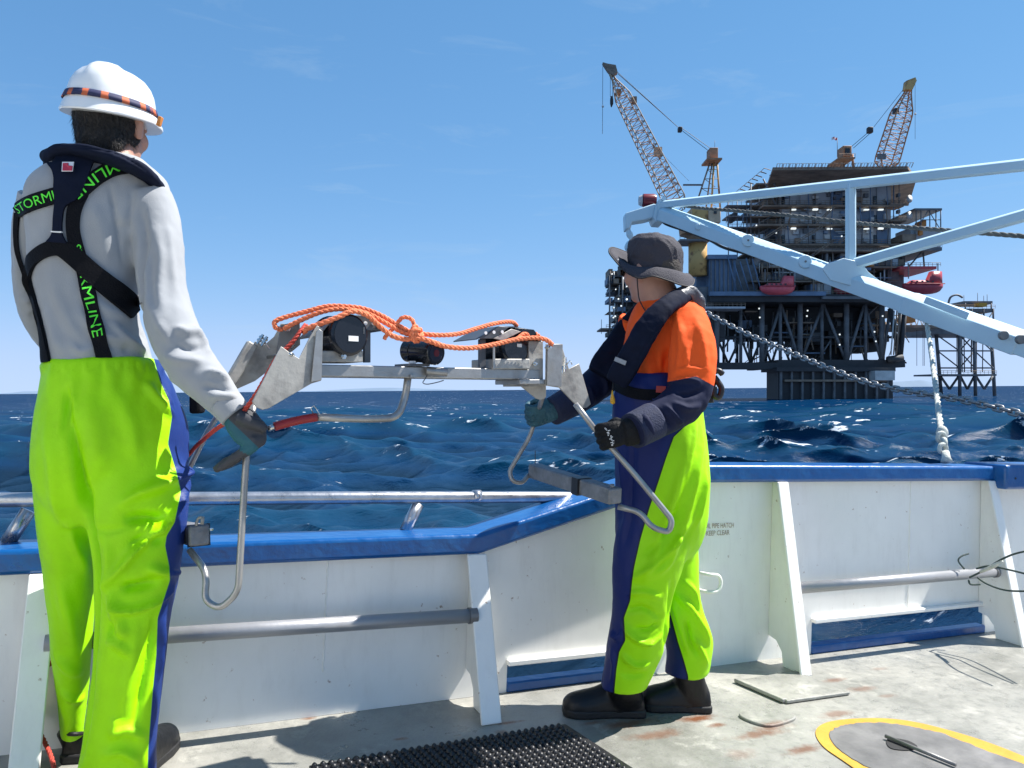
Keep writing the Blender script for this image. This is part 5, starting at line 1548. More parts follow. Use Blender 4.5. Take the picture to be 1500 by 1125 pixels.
for (x, y, d) in ((117,144,2.0),(124,147,2.0),(234,178,2.10)):
    MB().box(px(x,y,d), (.012,.010,.018) if x < 200 else (.010,.014,.026), Matrix.Rotation(.3,3,'Y')).build('strap_clip', MAT['orange_box'], ho, bevel=.002)

# ---- lifejacket collar and braces
lj = thing_part = None
col_ = Skin([limb([(232,290,2.17,9,.022),(226,272,2.10,9.5,.032),(209,254,2.035,10,.040),(180,239,2.0,9.5,.044),(142,228,1.992,9,.046),(106,223,1.998,10,.044),(84,230,2.03,11,.038),(74,241,2.10,10,.030),(78,258,2.18,9,.024)], 1.0, 2.6, 4, 20)], .005, 2)
col_.stroke([(82,222),(120,216),(160,222),(200,240),(222,258)], .004, -.006).apply(); col_.wrinkle(14, .004, seed=2)
lifec = col_.build('lifejacket_collar', MAT['navy_pad'], p1root)
# world-space copy of the sweatshirt for laying straps on
sw2 = Skin([trunk(TORSO, 1.012), limb(ARM_R, 1.0), limb(ARM_L, 1.0)], .009, 6)
def strap(pts, w, off, name, m='strap_black', n=6, across=4, par=None):
    mb, s = ribbon(sw, pts, w, off, .0025, n, across)
    return mb.build(name, MAT[m], par or p1root, smooth=False, auto=50), s
oD, sD = strap([(120,282),(110,305),(107,330),(110,352),(118,380),(127,420),(136,460),(145,497),(153,528)], [22,21,20,20,20,21,22,22,23], .004, 'brace')
oB, sB = strap([(26,310),(45,299),(75,289),(105,281),(126,277)], [20,22,23,23,23], .006, 'brace')
oC, sC = strap([(110,288),(128,272),(148,257),(170,247),(196,244)], [24,23,22,21,20], .007, 'brace')
oE, sE = strap([(71,530),(64,495),(54,455),(43,420),(40,404),(48,383),(66,368),(86,363),(104,372),(122,388),(146,410),(172,432),(200,455)], [10,10,10,12,14,16,20,24,27,29,30,30,30], .008, 'waist_belt')
oF, sF = strap([(27,312),(25,335),(25,360),(30,385),(40,412)], [7,6,6,6,7], .004, 'side_cord', n=4, across=2)
oA, sA = strap([(104,232),(105,250),(103,268),(98,284),(90,300),(87,320),(86,342),(85,356)], [78,56,44,36,16,12,13,30], .011, 'back_yoke', 'navy_pad')
strap([(79,340.5),(93,340.5)], 1.6, .0145, 'stitch_bar', 'logo_white', n=3, across=1, par=oA)
lettering(sB, 'STORMLINE', .05, .82, .62, 'strap_green', oB)
lettering(sC, 'RMLINE', 0.0, .96, .66, 'strap_green', oC, flip=True)
lettering(sD, 'STORMLINE', .41, .86, .62, 'strap_green', oD)
# little maker's square on the collar
lo, ls = ribbon(col_ if False else sw2, [(90,246),(107,244)], 16, .020, .0015, 4, 3)
sq = MB()
def coll(x, y, o):
    loc, nor = sw2.hit(x, y); return loc-px_dir(x,y)*o
for nm, pts, o_, m_ in (('logo_ground', ((91,237),(108,237),(106,251),(90,251)), .032, 'logo_white'), ('logo_mark', ((92,238.6),(100,238.6),(99.5,242),(106,243),(105,249.6),(91.4,249.6)), .0335, 'logo_red')):
    b_ = MB(); P_ = [coll(x,y,o_) for x, y in pts]; b_.prism(P_, CW.to_3x3() @ V((0,0,-.002))); b_.build(nm, MAT[m_], oA)

# ---- right hand gripping the frame's rod
W1 = px(343,604,1.97); K1 = px(372,632,1.965)
fing = []
for i in range(4):
    dz_ = 1.945+.021*i; t_ = (0, 3, 1, -5)[i]
    fing.append(limb([(372-i*2,640+i*2,dz_,9),(371-i*2,655+i,dz_,8.5),(356-i,663+i,dz_+.004,7.5),(336-t_,676,dz_+.008,6.8),(318-t_,688+t_*.3,dz_+.010,5.2)], 1.0, 2.0, 4, 12))
palm = [limb([(341,602,1.972,21,.030),(354,618,1.97,25,.030),(366,634,1.968,25,.034),(374,648,1.968,19,.036),(377,656,1.968,11,.030)], 1.0, 2.3, 4, 18), limb([(350,612,1.945,11),(366,618,1.935,10),(381,624,1.94,8.5),(389,630,1.95,6.5)], 1.0, 2.0, 4, 12)]
gl = Skin(fing + palm + [vlimb([(px(336,596,1.972),.037,.034),(px(346,608,1.97),.036,.031),(px(356,617,1.968),.037,.027)], 18, 2.2, DEPTH)], .0042, 2)
pt = gl.pix; zt = np.where(pt[:,1]-pt[:,0]*.62 > 441, -.02, (pt[:,1]-pt[:,0]*.95-296)*.0017)          # teal palm below a slanting edge, dark fingertips
gl.wrinkle(30, .0022, seed=5)
zone_mat('glove_two_tone', (.050,.052,.060), (.022,.105,.135), .65, spec=.3)
gl.build('glove', MAT['glove_two_tone'], p1root, {'zone': zt})
# other hand on the far rod, mostly hidden behind him
gl = Skin(hand_parts(px(192,594,2.45), px(222,606,2.47), V((0,0,1)), V((.2,1,0)), 1.0), .005, 2); gl.build('glove', MAT['glove_grey'], p1root)
# dark pouch peeping out at the hip
ph = MB(); ph.box(px(289,590,2.16), (.03,.05,.06)); ph.build('hip_pouch', MAT['strap_black'], p1root, bevel=.008)
# ================================================================== SHORTER WORKER (looking out to the left)
D2 = 2.76
p2root = thing('person', px(950, 1046, D2), 'shorter worker in a dark brimmed hat, orange shirt and hi-vis bib trousers', 'person')
T2 = [(430,948,1006,2.76,.066),(446,932,1024,2.76,.10),(466,922,1036,2.76,.14),(500,913,1036,2.76,.152),(540,906,1030,2.76,.152),(575,900,1028,2.76,.152),(610,897,1028,2.76,.155)]
AN = [(1004,472,2.66,33),(1013,503,2.59,36),(1013,545,2.55,35),(1005,583,2.52,33),(976,607,2.48,30),(948,621,2.44,26),(926,632,2.415,25)]
AF = [(935,474,2.90,30),(912,515,2.94,28),(885,552,2.93,26),(855,577,2.87,23),(830,592,2.82,20),(812,600,2.79,17)]
P2 = [(548,904,1000,2.75,.15),(575,898,1022,2.76,.178),(605,896,1029,2.76,.185),(650,899,1034,2.76,.19),(700,901,1040,2.76,.19),(750,900,1038,2.76,.18),(790,900,1028,2.76,.155),(815,912,1012,2.75,.10)]
LN = [(735,915,995,2.70,.08),(780,901,1014,2.69,.108),(830,897,1000,2.685,.11),(870,897,985,2.68,.105),(900,896,979,2.68,.10),(922,892,978,2.68,.098),(950,887,972,2.68,.092),(980,884,960,2.685,.088),(1006,878,947,2.69,.085)]
LF = [(735,940,1005,2.81,.08),(780,928,1022,2.82,.105),(830,948,1024,2.82,.105),(870,962,1026,2.82,.10),(900,968,1033,2.82,.097),(936,974,1044,2.82,.095),(962,977,1042,2.82,.09),(985,974,1037,2.82,.085)]
HC2 = px(955, 398, 2.76); F2 = V((-.64,.77,-.03))
hp2, HM2, (hs2, hf2, hu2) = head_parts(HC2, F2, V((-.02,0,1)), .98)
body2 = Skin(hp2+[limb([(975,462,2.76,34),(966,440,2.755,31),(958,420,2.755,29),(953,404,2.755,27)]), trunk(T2,.76), trunk(P2,.72), trunk(LN,.6), trunk(LF,.6), limb(AN,.6), limb(AF,.6)], .008, 3)
body2.build('body', MAT['skin'], p2root)
# short greying hair under the hat
h2 = Skin([MB().ball(HC2-hf2*.022+hu2*.012, V((.081,.092,.092)), 22, 14, HM2)], .006, 1)
h2.co = h2.co - np.array(hf2)[None,:]*(np.clip(((h2.co-np.array(HC2))@np.array(hf2)-.03)/.03,0,1)*.05)[:,None]
lowz = (h2.co-np.array(HC2))@np.array(hu2); h2.co = h2.co + np.array(hu2)[None,:]*(np.clip(-.028-lowz,0,.1))[:,None]; h2.push()
mat('hair_grey', (.045,.036,.030), .7, bump=.6, bscale=170); h2.build('hair', MAT['hair_grey'], p2root)
sg = MB(); sg.box(HC2+hf2*.096+hu2*.012, (.135,.014,.036), HM2); sg.bar(HC2+hf2*.09+hs2*.066+hu2*.018, HC2-hf2*.0+hs2*.082+hu2*.018, .004, .008); sg.bar(HC2+hf2*.09-hs2*.066+hu2*.018, HC2-hf2*.0-hs2*.082+hu2*.018, .004, .008)
sg.build('sunglasses', MAT['window_dark'], p2root, bevel=.004)

sh = Skin([trunk(T2), limb(AN), limb(AF)], .0062, 5)
for pts, w, a in (
    ([(980,468),(978,500),(974,530),(974,562)], .012, -.022), ([(990,462),(1000,495),(1004,530)], .012, .006), ([(1018,465),(1030,505),(1034,545)], .012, .006), ([(1000,470),(996,510),(992,545)], .010, .006),
    ([(940,505),(950,540),(962,565)], .012, .008), ([(955,500),(962,530),(970,560)], .008, -.007), ([(930,530),(940,555),(952,572)], .010, .007),
    ([(985,560),(1005,556),(1028,560)], .007, .008), ([(990,545),(1010,540),(1035,542)], .006, .006), ([(990,575),(1010,578),(1032,570)], .009, -.010), ([(985,590),(1005,598),(1026,594)], .009, .011), ([(960,596),(975,612),(985,628)], .008, -.009), ([(972,592),(990,610),(1000,622)], .008, .010), ([(940,606),(950,622),(958,642)], .008, .009), ([(952,602),(962,620),(972,636)], .006, -.007), ([(1012,500),(1006,520),(1008,540)], .008, .006),
    ([(880,548),(888,565),(884,580)], .008, .008), ([(860,565),(868,580),(866,594)], .007, .007), ([(895,540),(900,560),(896,575)], .008, -.007)):
    sh.stroke(pts, w, a*1.5)
sh.apply(); sh.wrinkle(10, .0045, (1,1,.6), 8); sh.wrinkle(34, .0013, seed=3); sh.relax(1,.4)
xp, yp, dp_ = sh.pix.T
ysl = 560-(xp-975)*.20
ysl = np.where((xp > 1020), 551-(xp-1020)*-.55, ysl)
armn = (dp_ < 2.70) & (xp > 962) & (yp > 470) | (yp > 590) | ((dp_ < 2.62) & (yp > 560))
zone = np.where(armn, (yp-ysl)*.0022, -.05)
far = (dp_ > 2.72) & (xp < 906); zone = np.where(far, .05, zone)
sho = sh.build('shirt', MAT['shirt_two_tone'], p2root, {'zone': zone})
mat('cuff_navy', (.014,.020,.052), .85, var=.2, vscale=30, bump=.4, bscale=200)
limb([(956,617,2.455,28),(942,624,2.434,27.5),(927,631.5,2.414,27)], 1.0, 2.3, 4, 22).build('cuff', MAT['cuff_navy'], sho, smooth=True)
limb([(836,588,2.835,23),(822,596,2.805,22),(809,603,2.785,21)], 1.0, 2.3, 4, 22).build('cuff', MAT['cuff_navy'], sho, smooth=True)

tr2 = Skin([trunk(P2), trunk(LN), trunk(LF)], .0070, 12)
for pts, w, a in (
    ([(984,850),(980,890),(975,930),(968,970)], .014, -.014),
    ([(1010,640),(990,720),(968,790),(945,850)], .016, .014), ([(1030,640),(1020,700),(1000,770),(975,830),(930,850)], .014, .012), ([(1015,760),(985,800),(955,830),(926,848)], .010, .016), ([(1000,740),(970,790),(945,815)], .012, -.012),
    ([(1020,620),(1012,660),(1004,700)], .010, .008), ([(1034,690),(1030,730),(1020,770)], .012, .010),
    ([(920,870),(945,868),(968,876)], .010, .012), ([(918,895),(942,890),(970,905)], .010, -.012), ([(915,912),(925,930),(948,942),(968,930)], .009, .017), ([(930,920),(950,922),(966,912)], .010, -.013), ([(912,960),(930,975),(952,970)], .010, .013), ([(908,985),(930,990),(948,985)], .009, -.008),
    ([(990,870),(1010,890),(1028,920),(1040,945)], .010, .014), ([(1000,850),(1016,868),(1024,900)], .010, .010), ([(1004,905),(1012,940),(1030,965)], .010, -.012), ([(1010,930),(1024,950),(1036,975)], .010, .012), ([(985,880),(998,920),(1010,960)], .009, .010),
    ([(905,640),(915,720),(910,800)], .016, .006), ([(930,640),(925,720),(915,800)], .014, -.006), ([(896,925),(905,935),(912,925)], .008, .014), ([(895,950),(900,975),(895,1000)], .010, .008), ([(940,560),(960,590),(975,620)], .016, .006)):
    tr2.stroke(pts, w*.9, a*1.6)
tr2.apply(); tr2.wrinkle(5.5, .006, (1,1,.55), 31); tr2.wrinkle(20, .0016, (1,1,.7), 14); tr2.relax(1,.4)
xp, yp, dp_ = tr2.pix.T
s1 = seam([(1034,548),(1030,600),(1002,625),(986,640),(975,670),(962,710),(950,745),(937,790),(928,830),(925,850),(922,880),(913,905),(914,925),(915,938),(906,955),(902,980),(899,1010)])
s2 = seam([(975,860),(977,885),(984,910),(992,940),(1000,965),(1007,990)])
dseam = (s1(yp)-xp)*.0024
rear = (yp > 862) & ((dp_ > 2.755) | (xp > 980))
zone = np.where(rear, (s2(yp)-xp)*.0024, dseam)
tro2 = tr2.build('bib_trousers', MAT['bib_two_tone'], p2root, {'zone': zone})
mat('hem_yellow', (.36,.60,.006), .5, var=.1, vscale=30)
boot(p2root, deck_pt(943,1046), deck_pt(824,1046), px(915,1004,2.69), 'boot_black', width=.125)
boot(p2root, deck_pt(1040,1040), deck_pt(936,1036), px(1008,984,2.80), 'boot_black', width=.125)

# ---- hat with a floppy brim
mat('hat_cloth', (.036,.034,.046), .85, var=.12, vscale=12, bump=.4, bscale=240)
BC = px(960, 394, 2.76)
def crown_ring(r, z, lean=0.0, n=40):
    out = []
    for k in range(n):
        a = 2*math.pi*k/n
        q = 1+.012*math.sin(a*7+z*60)
        out.append(BC+V((r*.98*math.cos(a)*q+lean, r*1.05*math.sin(a)*q, z-.10*r*math.cos(a))))
    return out
hat = Skin([MB().rings([crown_ring(.094,-.024), crown_ring(.098,0), crown_ring(.101,.03), crown_ring(.101,.062,-.001), crown_ring(.094,.092,-.003), crown_ring(.074,.112,-.004), crown_ring(.040,.121,-.004), crown_ring(.008,.123,-.004)])], .0055, 2)
for pts, w, a in (([(966,352),(978,362),(984,380),(982,396)], .004, .004), ([(976,350),(988,362),(992,378)], .004, .004), ([(950,352),(958,360),(966,364)], .004, -.004), ([(985,384),(992,385),(998,384)], .003, .003), ([(984,390),(992,391),(998,390)], .003, .003), ([(924,376),(940,382),(960,384)], .006, -.004), ([(940,350),(930,362),(926,380)], .005, .003)): hat.stroke(pts, w, a)
hat.apply(); hat.wrinkle(22, .004, seed=6); hat.wrinkle(60, .001, seed=2)
hato = hat.build('hat', MAT['hat_cloth'], p2root)
# brim: height of the outer edge by bearing (0 = right, 90 = towards us, 180 = left)
edge_px = [(0,(1017,409,2.76)),(25,(1013,418,2.695)),(50,(998,417,2.64)),(75,(975,409,2.62)),(95,(956,404,2.612)),(120,(936,407,2.625)),(145,(916,397,2.66)),(165,(900,380,2.71)),(180,(892,368,2.76)),(205,(898,362,2.83)),(240,(925,372,2.895)),(270,(958,388,2.91)),(300,(990,402,2.89)),(335,(1012,408,2.82))]
E = spline([px(*q) for _, q in edge_px], 5, True); m_ = len(E)
angs = np.unwrap(np.radians([a for a, _ in edge_px]+[360])); aa = np.interp(np.arange(m_)/5.0, np.arange(len(angs)), angs)
brim = MB(); rows_ = []
for t in (0, .12, .35, .6, .82, 1.0):
    row = []
    for i in range(m_):
        a = aa[i]; c = BC+V((.097*math.cos(a), -.102*math.sin(a), -.012-.0097*math.cos(a)))
        p = c.lerp(E[i], t); p.z += .014*math.sin(math.pi*t)
        row.append(p)
    rows_.append(row)
under = [[p-V((0,0,.003)) for p in r_] for r_ in reversed(rows_)]
brim.rings(rows_+under+[rows_[0]], caps=False)
brim.build('brim', MAT['hat_cloth'], hato, smooth=True)
MB().tube([E[i]-V((0,0,.0015)) for i in range(m_)], .0028, 6, closed=True).build('brim_piping', MAT['cord_dark'], hato, smooth=True)
for x, y in ((956,365.5),(957.5,358)): 
    q, nn = hat.hit(x, y) if False else (px(x,y,2.655), None)
cs_ = spline([px(933,402,2.665), px(934.5,425,2.672), px(937,440,2.675), px(945,455,2.67)], 6)
MB().tube(cs_, .0022, 6).build('chin_cord', MAT['cord_dark'], hato, smooth=True)
ca = MB(); ca.ball(px(905,380.5,2.66), .003, 8, 6); ca.build('press_stud', MAT['pale_steel'], hato, smooth=True)

# ---- lifejacket
def pad(rows, name, m='navy_pad', **kw):
    s_ = Skin([limb(rows, 1.0, 3.2, 4, 24)], .0055, 3)
    return s_
nl = pad([(1010,438,2.80,12,.04),(998,436,2.70,14,.04),(976,449,2.605,15,.030),(953,474,2.57,17.5,.024),(932,510,2.562,18.5,.022),(912,544,2.575,18.5,.022),(902,561,2.59,17,.018)], 'x')
nl.stroke([(970,468),(945,510),(922,552)], .004, -.004).apply(); nl.wrinkle(13,.004,seed=1)
ljo = nl.build('lifejacket', MAT['navy_pad'], p2root)
fl2 = pad([(995,438,2.85,12,.04),(958,447,2.90,15,.04),(928,474,2.88,19,.026),(908,504,2.86,21,.024),(888,534,2.84,22,.024),(879,549,2.83,20,.020)], 'x'); fl2.wrinkle(13,.004,seed=4)
fl2.build('far_lobe', MAT['navy_pad'], ljo)
mat('reflective_grey', (.055,.06,.075), .45, var=.3, vscale=40, bump=.4, bscale=80)
ck = pad([(1023,452,2.76,7,.05),(1016,438,2.73,13,.055),(1002,431,2.70,12,.04),(990,438,2.64,8,.025)], 'x'); ck.wrinkle(26,.004,seed=7); ck.build('collar_flap', MAT['reflective_grey'], ljo)
nl2 = Skin([limb([(978,446,2.605,20,.040),(955,472,2.565,23,.034),(934,510,2.56,23,.034),(914,545,2.575,22,.034),(903,566,2.59,19,.028)], 1.0, 3.2, 4, 24)], .007, 3)
mat('tag_pale', (.26,.28,.31), .6, var=.3, vscale=300); mb_, sf = ribbon(nl2, [(902,526),(917,532)], 6.5, .004, .001, 4, 2); tg = mb_.build('maker_tag', MAT['tag_pale'], ljo)
lettering(sf, 'CREWSAVER', .06, .94, .55, 'logo_white', tg, shear=0) if False else None
torso2 = Skin([trunk(T2, 1.02), trunk(P2, 1.015)], .008, 4)
mb_, sf = ribbon(torso2, [(897,560),(925,575),(955,579),(990,579)], [15,16,16,15], .006, .003, 6, 3); mb_.build('waist_belt', MAT['strap_black'], ljo, auto=50)
mat('patch_red', (.42,.05,.04), .7); mat('toggle_amber', (.75,.38,.02), .4)
mb_, sf = ribbon(torso2, [(961,571),(974,572)], 9, .012, .003, 4, 3); mb_.build('red_tab', MAT['patch_red'], ljo)
MB().tube([px(897,572,2.585), px(897,578,2.585), px(897.3,584,2.585), px(897.5,590,2.585), px(897,592,2.585)], [.002,.004,.008,.009,.003], 10).build('pull_toggle', MAT['toggle_amber'], ljo, smooth=True)
MB().tube([px(899,560,2.585), px(897,573,2.585)], .0018, 6).build('toggle_cord', MAT['cord_dark'], ljo, smooth=True)
# black moulded clip hanging at his back
cb_ = MB(); cb_.tube(spline([px(1040,546,2.76), px(1052,543,2.75), px(1059,549,2.75)], 5), [.012]*5+[.011]*5+[.005], 10); cb_.tube(spline([px(1046,552,2.76), px(1052,560,2.755), px(1057,570,2.75), px(1053,582,2.75), px(1046,578,2.75), px(1046,566,2.75)], 5), .011, 10); cb_.tube(spline([px(1044,560,2.77), px(1040,575,2.77), px(1040,590,2.77)], 5), .014, 10)
cb_.build('back_clip', MAT['rubber_black'], ljo, smooth=True)

# ---- gloves
W2 = px(925,632,2.415); K2 = px(893,637,2.41)
gl = Skin(hand_parts(W2, K2, px(905,668,2.41)-px(880,622,2.43), V((-.1,.95,-.25)), .98, thumb=-1)+[vlimb([(px(934,629,2.425),.046,.040),(px(925,632,2.415),.045,.036),(px(914,634,2.412),.044,.028)],16,2.2,DEPTH)], .0042, 2)
gl.wrinkle(34,.002,seed=2); glo = gl.build('glove', MAT['glove_black'], p2root)
gk = Skin(hand_parts(W2, K2, px(905,668,2.41)-px(880,622,2.43), V((-.1,.95,-.25)), .98, thumb=-1), .006, 2)
mb_, sf = ribbon(gk, [(888,626),(894,640),(898,652)], 9, .003, .0005, 5, 2)
def scrawl(sf):
    b = MB(); random.seed(4)
    for k in range(16):
        u = k/16+.02; h = random.uniform(.12,.42); v = random.uniform(-.3,.1)
        b.add([sf(u,v), sf(u+.035,v), sf(u+.045,v+h), sf(u+.01,v+h)], [(0,1,2,3)])
    return b
scrawl(sf).build('printed_mark', MAT['logo_white'], glo)
W3 = px(812,601,2.79); K3 = px(788,608,2.775)
gl = Skin(hand_parts(W3, K3, px(798,592,2.78)-px(776,634,2.80), V((-.45,.35,-.8)), 1.0, thumb=1)+[vlimb([(px(820,597,2.80),.036,.036),(px(808,602,2.785),.036,.032),(px(798,606,2.78),.038,.026)],16,2.2,DEPTH)], .0042, 2)
gl.wrinkle(34,.002,seed=3); gl.build('glove', MAT['glove_teal'], p2root)
# ================================================================== INSTRUMENT FRAME the two carry
mat('stainless', (.36,.355,.345), .36, .6, var=.22, vscale=9, bump=.12, bscale=45, col2=(.27,.26,.25), thr=(.48,.66))
mat('plate_steel', (.38,.365,.335), .5, .2, var=.3, vscale=11, bump=.2, bscale=40, col2=(.19,.18,.17), thr=(.45,.68))
mat('dull_alloy', (.34,.335,.32), .6, .35, var=.3, vscale=16, bump=.3, bscale=60)
mat('housing_black', (.008,.009,.013), .16, var=.2, vscale=20)
mat('sheet_grey', (.085,.09,.10), .42, .3, var=.25, vscale=12)
mat('lead_weight', (.20,.205,.215), .55, .35, var=.3, vscale=22, bump=.5, bscale=50)
mat('hose_red', (.27,.018,.02), .4); mat('lens_dim', (.10,.012,.015), .2); mat('glass_lens', (.02,.02,.03), .05)
mat('brass_shine', (.66,.66,.64), .2, .95)
fr = thing('instrument_frame', px(620, 545, 2.22), 'steel sensor frame with black housings carried between the two workers', 'sensor frame')
F0 = px(462,543,2.005); F1 = px(785,549,2.43)
AX = (F1-F0).normalized(); UPV = V((0,0,1)); UPV = (UPV-AX*UPV.dot(AX)).normalized(); CR = UPV.cross(AX).normalized()   # CR points away from us
if CR.y < 0: CR = -CR
def FP(x, y, c=0.0):
    """point on the frame's near vertical plane seen at a pixel, moved c metres across"""
    d = px_dir(x, y); o = CW.translation; n = CR
    t = (F0-o).dot(n)/d.dot(n); return o+d*t+CR*c
# main beam: square tube
MB().bar(F0-AX*.01, F1, .042, .032, UPV).build('beam', MAT['stainless'], fr, bevel=.003)
fbeam = MB().bar(F0+CR*.13-AX*.01, F1+CR*.13, .03, .03, UPV); fbeam.build('far_beam', MAT['stainless'], fr, bevel=.003)
for q in (.12, .5, .88): MB().bar(F0.lerp(F1,q)+CR*.02, F0.lerp(F1,q)+CR*.12, .03, .02, UPV).build('cross_member', MAT['stainless'], fr, bevel=.002)
def fplate(name, pts, c, th=.005, m='plate_steel', bev=.0012):
    return MB().prism([FP(x,y,c) for x, y in pts], CR*th).build(name, MAT[m], fr, bevel=bev)
# left end: near cheek with its bent flange, far cheek
nearL = [(364,588),(369,596),(379,600),(388,598),(450,562),(464,558),(466,482),(458,478),(447,496),(432,526),(418,517),(406,508)]
fplate('end_plate', nearL, -.030)
MB().prism([FP(x,y,-.034) for x, y in ((448,560),(463,557),(465,487),(459,483),(455,488))], -CR*.004).build('plate_flange', MAT['stainless'], fr, bevel=.001)
def far_shift(pts, c): return pts
fL = [(334,557),(338,567),(347,570),(374,558),(410,530),(440,505),(440,476),(412,474),(402,493),(388,505),(374,500)]
c_far = .15
MB().prism([px(x,y,2.105+(x-333)/115*.05) for x, y in fL], CR*.005).build('end_plate', MAT['plate_steel'], fr, bevel=.0012)
MB().bar(px(370,503,2.09), px(337,560,2.06), .030, .024, CR).build('guide_tube', MAT['plate_steel'], fr, bevel=.004)
MB().prism([px(x,y,2.10) for x, y in ((405,518),(412,476),(440,470),(436,500),(420,525))], CR*.006).build('inner_gusset', MAT['sheet_grey'], fr, bevel=.001)
MB().tube([FP(420,520,-.03), FP(420,520,.14)], .006, 10).build('cross_pin', MAT['brass_shine'], fr, smooth=True)
def bolt(x, y, d, axis, r=.007, l=.03, par=fr):
    c = px(x,y,d); a = V(axis).normalized(); b = MB()
    b.tube([c-a*l*.5, c+a*l*.5], r*.55, 10); b.tube([c-a*l*.2, c-a*l*.02], r, 6); b.tube([c+a*l*.12, c+a*l*.3], r*.95, 6)
    b.build('bolt', MAT['brass_shine'], par, auto=30)
for x, y, d in ((381,497,2.085),(387,500,2.09),(417,512,2.02),(424,508,2.03),(462,490,2.0),(421,482,2.08)): bolt(x, y, d, AX*.5+UPV*.8 if x < 400 else CR)
for x, y in ((418,517),(427,521)): MB().cyl(px(x,y,1.995), px(x,y,1.99), .009, 6).build('nut', MAT['brass_shine'], fr)
MB().tube([px(c[0],c[1],2.10) for c in ((386,498),(391,506),(395,511))], .0012, 5).build('split_pin', MAT['brass_shine'], fr)
# left housing: horizontal drum on an alloy block, hood above
def drum(x, y, d, r_px, length, name, axis, par=fr, seg=28):
    c = px(x,y,d); r = r_px/FPX*d; a = V(axis).normalized(); b = MB()
    b.tube([c-a*length*.5, c-a*length*.47, c-a*length*.38, c-a*length*.37, c+a*length*.37, c+a*length*.38, c+a*length*.47, c+a*length*.5], [r*.86,r*.97,r,r*.95,r*.95,r,r*.97,r*.86], seg)
    return b.build(name, MAT['housing_black'], par, auto=35), c, r, a
ho1, c, r, a = drum(497, 492, 2.06, 31, .11, 'sensor_housing', CR*.97-AX*.12)
MB().tube([c-a*.054, c-a*.057], r*.84, 28).build('face_plate', MAT['housing_black'], ho1, auto=30)
t1 = (AX*.98+CR*.14).normalized()
lab = MB(); lab.box(c-a*.0585+t1*.008-UPV*.010, (.030,.0012,.014), Matrix((t1,a,UPV)).transposed()); lab.build('label', MAT['logo_white'], ho1)
for k in range(3): MB().bar(c-a*.0585+t1*(.040+.006*k)+UPV*(.022-.010*k), c-a*.0585+t1*(.040+.006*k)+UPV*(.004-.006*k), .003, .001, a).build('scratch_mark', MAT['sheet_grey'], ho1) if k < 1 else None
def block(x0, y0, x1, y1, c0, c1, m, name, bev=.003, par=fr):
    P = [FP(x0,y1,c0), FP(x1,y1,c0), FP(x1,y1,c1), FP(x0,y1,c1), FP(x0,y0,c0), FP(x1,y0,c0), FP(x1,y0,c1), FP(x0,y0,c1)]
    # same metric size front and back
    for k in (2,3,6,7): P[k] = P[{2:1,3:0,6:5,7:4}[k]] + CR*(c1-c0)
    return MB().hexa(P).build(name, MAT[m], par, bevel=bev)
bs = block(465,514,528,531,-.018,.10,'dull_alloy','housing_base'); bolt(503,522,2.02,CR,.008,.02,fr)
def hood(pts, c0, c1, name='hood'):
    b = MB(); P = [FP(x,y,c0) for x,y in pts]; Q = [p+CR*(c1-c0) for p in P]; n_ = len(P); dn = V((0,0,-.003))
    vs = P+Q+[p+dn for p in P]+[p+dn for p in Q]; fs = []
    for i in range(n_-1): fs += [(i,i+1,n_+i+1,n_+i), (2*n_+i+1,2*n_+i,3*n_+i,3*n_+i+1), (i,2*n_+i,2*n_+i+1,i+1), (n_+i,n_+i+1,3*n_+i+1,3*n_+i)]
    fs += [(0,n_,3*n_,2*n_), (n_-1,2*n_+n_-1,3*n_+n_-1,n_+n_-1)]
    b.add(vs, fs); return b.build(name, MAT['sheet_grey'], fr)
h1_ = hood([(462,492),(478,474),(508,463),(538,462),(556,484)], -.02, .12)
h1_.data.materials.clear(); h1_.data.materials.append(MAT['sheet_grey'])
for x, y in ((519,475.5),(529.5,474.5),(541,474.5)):
    c = FP(x,y,-.024); MB().cyl(c, c-CR*.002, .0055, 12).build('hood_hole_disc', MAT['logo_white'], fr)  # white disc stands in for the brightness seen through a hole
fplate('hood_cheek', [(505,464),(537,462),(556,484),(528,485),(518,478)], -.022, .003, 'sheet_grey')
block(534,484,543,531,.0,.012,'sheet_grey','hood_post',.001)
# right housing with its hood and box
ho2, c, r, a = drum(738, 508, 2.40, 29, .11, 'sensor_housing', CR*.97-AX*.15)
MB().tube([c-a*.054, c-a*.057], r*.84, 28).build('face_plate', MAT['housing_black'], ho2, auto=30)
lab = MB(); lab.box(c-a*.0585+t1*.010+UPV*.002, (.020,.0012,.010), Matrix((t1,a,UPV)).transposed()); lab.build('label', MAT['logo_white'], ho2)
block(714,526,768,541,-.03,.09,'dull_alloy','housing_base')
hood([(690,497),(722,479),(740,479),(772,484),(784,500)], -.03, .10)
fplate('hood_cheek', [(690,497),(722,479),(737,480),(716,497)], -.033, .003, 'sheet_grey'); fplate('hood_cheek', [(712,497),(738,483),(752,487),(726,500)], -.040, .003, 'plate_steel'); fplate('hood_cheek', [(744,481),(772,484),(784,500),(764,492),(750,488)], -.036, .003, 'housing_black')
for x, y in ((700,489),(712,488),(724,487.5)):
    c = FP(x,y,-.041); MB().cyl(c, c-CR*.002, .005, 12).build('hood_hole_disc', MAT['logo_white'], fr)  # white discs again in place of bright open holes
block(700,497,709,540,-.01,.0,'sheet_grey','hood_post',.001); block(713,508,716,541,-.034,-.030,'stainless','hood_post',.001)
block(769,500,790,566,-.02,.12,'plate_steel','end_box',.002); block(752,556,790,563,-.034,.10,'stainless','end_shelf',.002)
nearR = [(790,505),(812,505),(823,541),(838,533),(855,592),(849,597),(838,598),(809,568),(789,565)]
fplate('end_plate', nearR, -.036)
